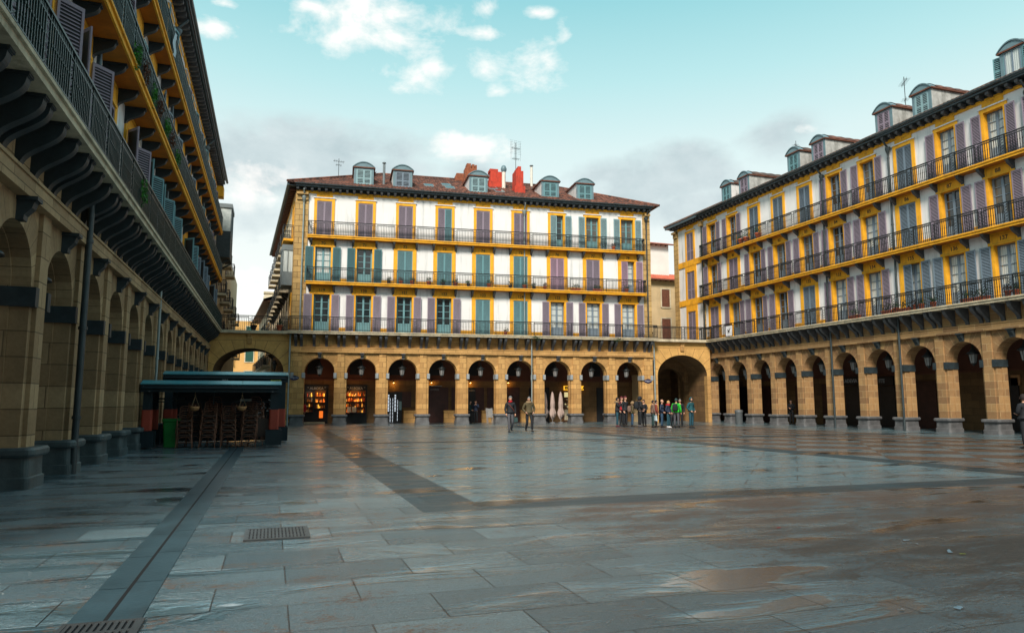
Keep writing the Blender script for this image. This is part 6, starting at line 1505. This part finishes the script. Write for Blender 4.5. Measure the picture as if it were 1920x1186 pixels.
    if collar: b = MB(); b.lathe([(.13 * k, 1.42 * k), (.16 * k, 1.45 * k), (.15 * k, 1.52 * k), (.09 * k, 1.54 * k)], collar, 14, (0, .02, 0)); b.build('collar', e)
    if pack:
        b = MB(); rings = []
        for (z, w_, d_) in [(1.02, .13, .09), (1.08, .155, .12), (1.25, .155, .13), (1.38, .13, .10), (1.44, .07, .05)]: rings.append([((x) * k, (y + .23) * k, z * k) for x, y in rrect(w_, d_, min(.05, d_ * .6))])
        n = len(rings[0]); b.add([v for r_ in rings for v in r_], [(i * n + j, i * n + (j + 1) % n, (i + 1) * n + (j + 1) % n, (i + 1) * n + j) for i in range(4) for j in range(n)] + [list(range(n - 1, -1, -1)), list(range(4 * n, 5 * n))], pack, False)
        for s in (-1, 1): b.tube([V(s * .10, .16, 1.40), V(s * .11, .03, 1.50), V(s * .12, -.12, 1.38), V(s * .13, -.12, 1.2), V(s * .14, .1, 1.1)], .016 * k, pack, 5)
        b.build('backpack', e)
    if bag:
        s, mat, sz = bag; S_, el, wr_ = arms[s]; b = MB(); c_ = wr_ + Vector((0, -.02, -.28 * k)); r2 = sz * k
        b.add([c_ + Vector((-.5 * r2, 0, .45 * r2)), c_ + Vector((.5 * r2, 0, .45 * r2)), c_ + Vector((.55 * r2, -.04, -.5 * r2)), c_ + Vector((-.5 * r2, -.04, -.6 * r2)), c_ + Vector((-.5 * r2, .08, .45 * r2)), c_ + Vector((.5 * r2, .08, .45 * r2)), c_ + Vector((.5 * r2, .10, -.55 * r2)), c_ + Vector((-.55 * r2, .10, -.5 * r2))], [(0, 3, 2, 1), (4, 5, 6, 7), (0, 1, 5, 4), (1, 2, 6, 5), (2, 3, 7, 6), (3, 0, 4, 7)], mat)
        b.tube([c_ + Vector((-.3 * r2, .02, .45 * r2)), wr_ + Vector((0, 0, -.07 * k)), c_ + Vector((.3 * r2, .02, .45 * r2))], .008, mat, 4); b.build('bag', e)
    if strap: b = MB(); b.tube([V(-.16, -.02, 1.44), V(-.05, -.15, 1.30), V(.10, -.17, 1.12), V(.18, -.05, 1.0)], .014 * k, strap, 5); b.build('strap', e)
    return e
def gnd(px, py): v = ray(px, py); s = CAM_H / -v.z; return (v.x * s, v.y * s, 0)
PPM = lambda p: FPX / (Vector(p) - Vector((0, 0, CAM_H))).dot(AX_F)
def man(px, py, top, face_deg, **kw):
    loc = gnd(px, py); H = (py - top) / PPM(loc); return person(loc, rad(face_deg), H=max(1.45, min(1.95, H)), seed=int(px), **kw)
man(957, 810, 744, -6, jacket='black_cloth', trousers='grey_cloth', hat='hair_grey', scarf='red_cloth', pose='walk', strap='strap', look=.1, coat=.05, bag=(1, 'darkgreen', .22), label='person walking in a dark jacket, grey trousers, grey hat and red scarf')
man(992, 809, 745, -2, jacket='olive', trousers='black_cloth', hair='hair_grey', pose='walk2', look=-.5, coat=.12, wide=1.1, collar='fur', armpose='pockets', label='person walking in an olive parka and dark trousers, looking aside')
# the group at the right corner
man(1158, 799.5, 746, 60, jacket='black_cloth', trousers='jeans_teal', hair='hair_dark', shoes='burgundy', coat=.28, collar='fur', bag=(-1, 'red_cloth', .18), armpose='face', look=.2, label='person with red handbag, long dark fur trimmed coat and teal leggings, leftmost of the group')
man(1166, 797, 744, 20, jacket='burgundy', trousers='black_cloth', hat='burgundy', coat=.1, label='person in a burgundy hat half hidden behind the leftmost two')
man(1173, 799.5, 742, 25, jacket='black_cloth', trousers='black_cloth', hat='burgundy', shoes='shoe', coat=.0, label='person all in black with a burgundy patterned beanie, second in the group')
man(1186, 799.5, 753, 75, jacket='olive', trousers='jeans', hair='fur', hood='fur', coat=.08, wide=1.0, pack='brown_cloth', label='small person in an olive fur hooded coat and jeans')
man(1200, 799.5, 743, 85, jacket='black_cloth', trousers='black_cloth', hood=True, pack='black_cloth', shoes='grey_cloth', armpose='front', label='tall person in a black hood with a black backpack')
man(1208, 798.5, 750, -70, jacket='black_cloth', trousers='black_cloth', hair='hair_dark', coat=.1, armpose='front', label='person in black facing the tall hooded one')
man(1225, 801, 751, 80, jacket='brown_cloth', trousers='darkgreen', hair='hair_dark', coat=.1, bag=(-1, 'bag_blue', .34), wide=1.05, label='person in a brown coat carrying a pale blue bag')
man(1231, 799.5, 751, 70, jacket='rust', trousers='black_cloth', hair='hair_dark', coat=.0, label='person in a rust red jacket behind the brown coat')
man(1242, 801, 750, 50, jacket='navy', trousers='jeans', bald=True, hair='hair_grey', armpose='pockets', wide=1.05, belly=1.05, label='bald person in a navy jacket and blue jeans')
man(1254, 801, 752, 35, jacket='navy', trousers='jeans_teal', hair='hair_blond', shoes='white_cloth', armpose='pockets', collar='red_cloth', label='blond person in a dark jacket, jeans and white trainers')
man(1269, 801, 748, 130, jacket='neon', trousers='grey_cloth', hair='hair_dark', hat='darkgreen', pack='black_cloth', coat=.02, wide=1.1, label='person seen from behind in a bright green jacket with a black backpack')
man(1276, 799.5, 749, -30, jacket='black_cloth', trousers='black_cloth', hair='hair_grey', label='person in black half hidden behind the bright green jacket')
man(1262, 800, 757, 160, jacket='grey_cloth', trousers='grey_cloth', hair='hair_dark', label='person in grey mostly hidden left of the bright green jacket')
man(1297, 801.5, 746, 20, jacket='teal_cloth', trousers='jeans_teal', hood=True, armpose='pockets', look=-.5, label='person in a teal hooded top and teal jeans standing apart on the right')
man(1927, 840, 741, 175, jacket='black_cloth', trousers='black_cloth', hair='hair_dark', coat=.15, armpose='fold', look=-.7, wide=1.1, label='person in a dark coat cut off by the right edge')
# in the shade of the arcades
for px, o, face, kw in [(566.5, -2.4, 200, dict(jacket='red_cloth', trousers='black_cloth', hair='hair_dark', label='person in a red and dark jacket looking into the first shop window')), (881, -2.2, 60, dict(jacket='darkgreen', trousers='black_cloth', hair='hair_dark', armpose='front', label='person in dark green under the fifth arch, left of a pair')),
                        (892, -2.2, -20, dict(jacket='navy', trousers='black_cloth', hair='hair_dark', armpose='face', label='person in dark clothes under the fifth arch, right of a pair'))]:
    t_, _ = onM(px, 780, o); person(wl(MW, t_, o, 0), rad(face), H=1.72, seed=int(px), **kw)
t_, _ = onR(1484, 780, -2.0); person(wl(MWR, t_, -2.0, 0), rad(-60), H=1.75, jacket='black_cloth', trousers='black_cloth', armpose='fold', seed=5, label='person in black leaning in the shade of the right arcade')
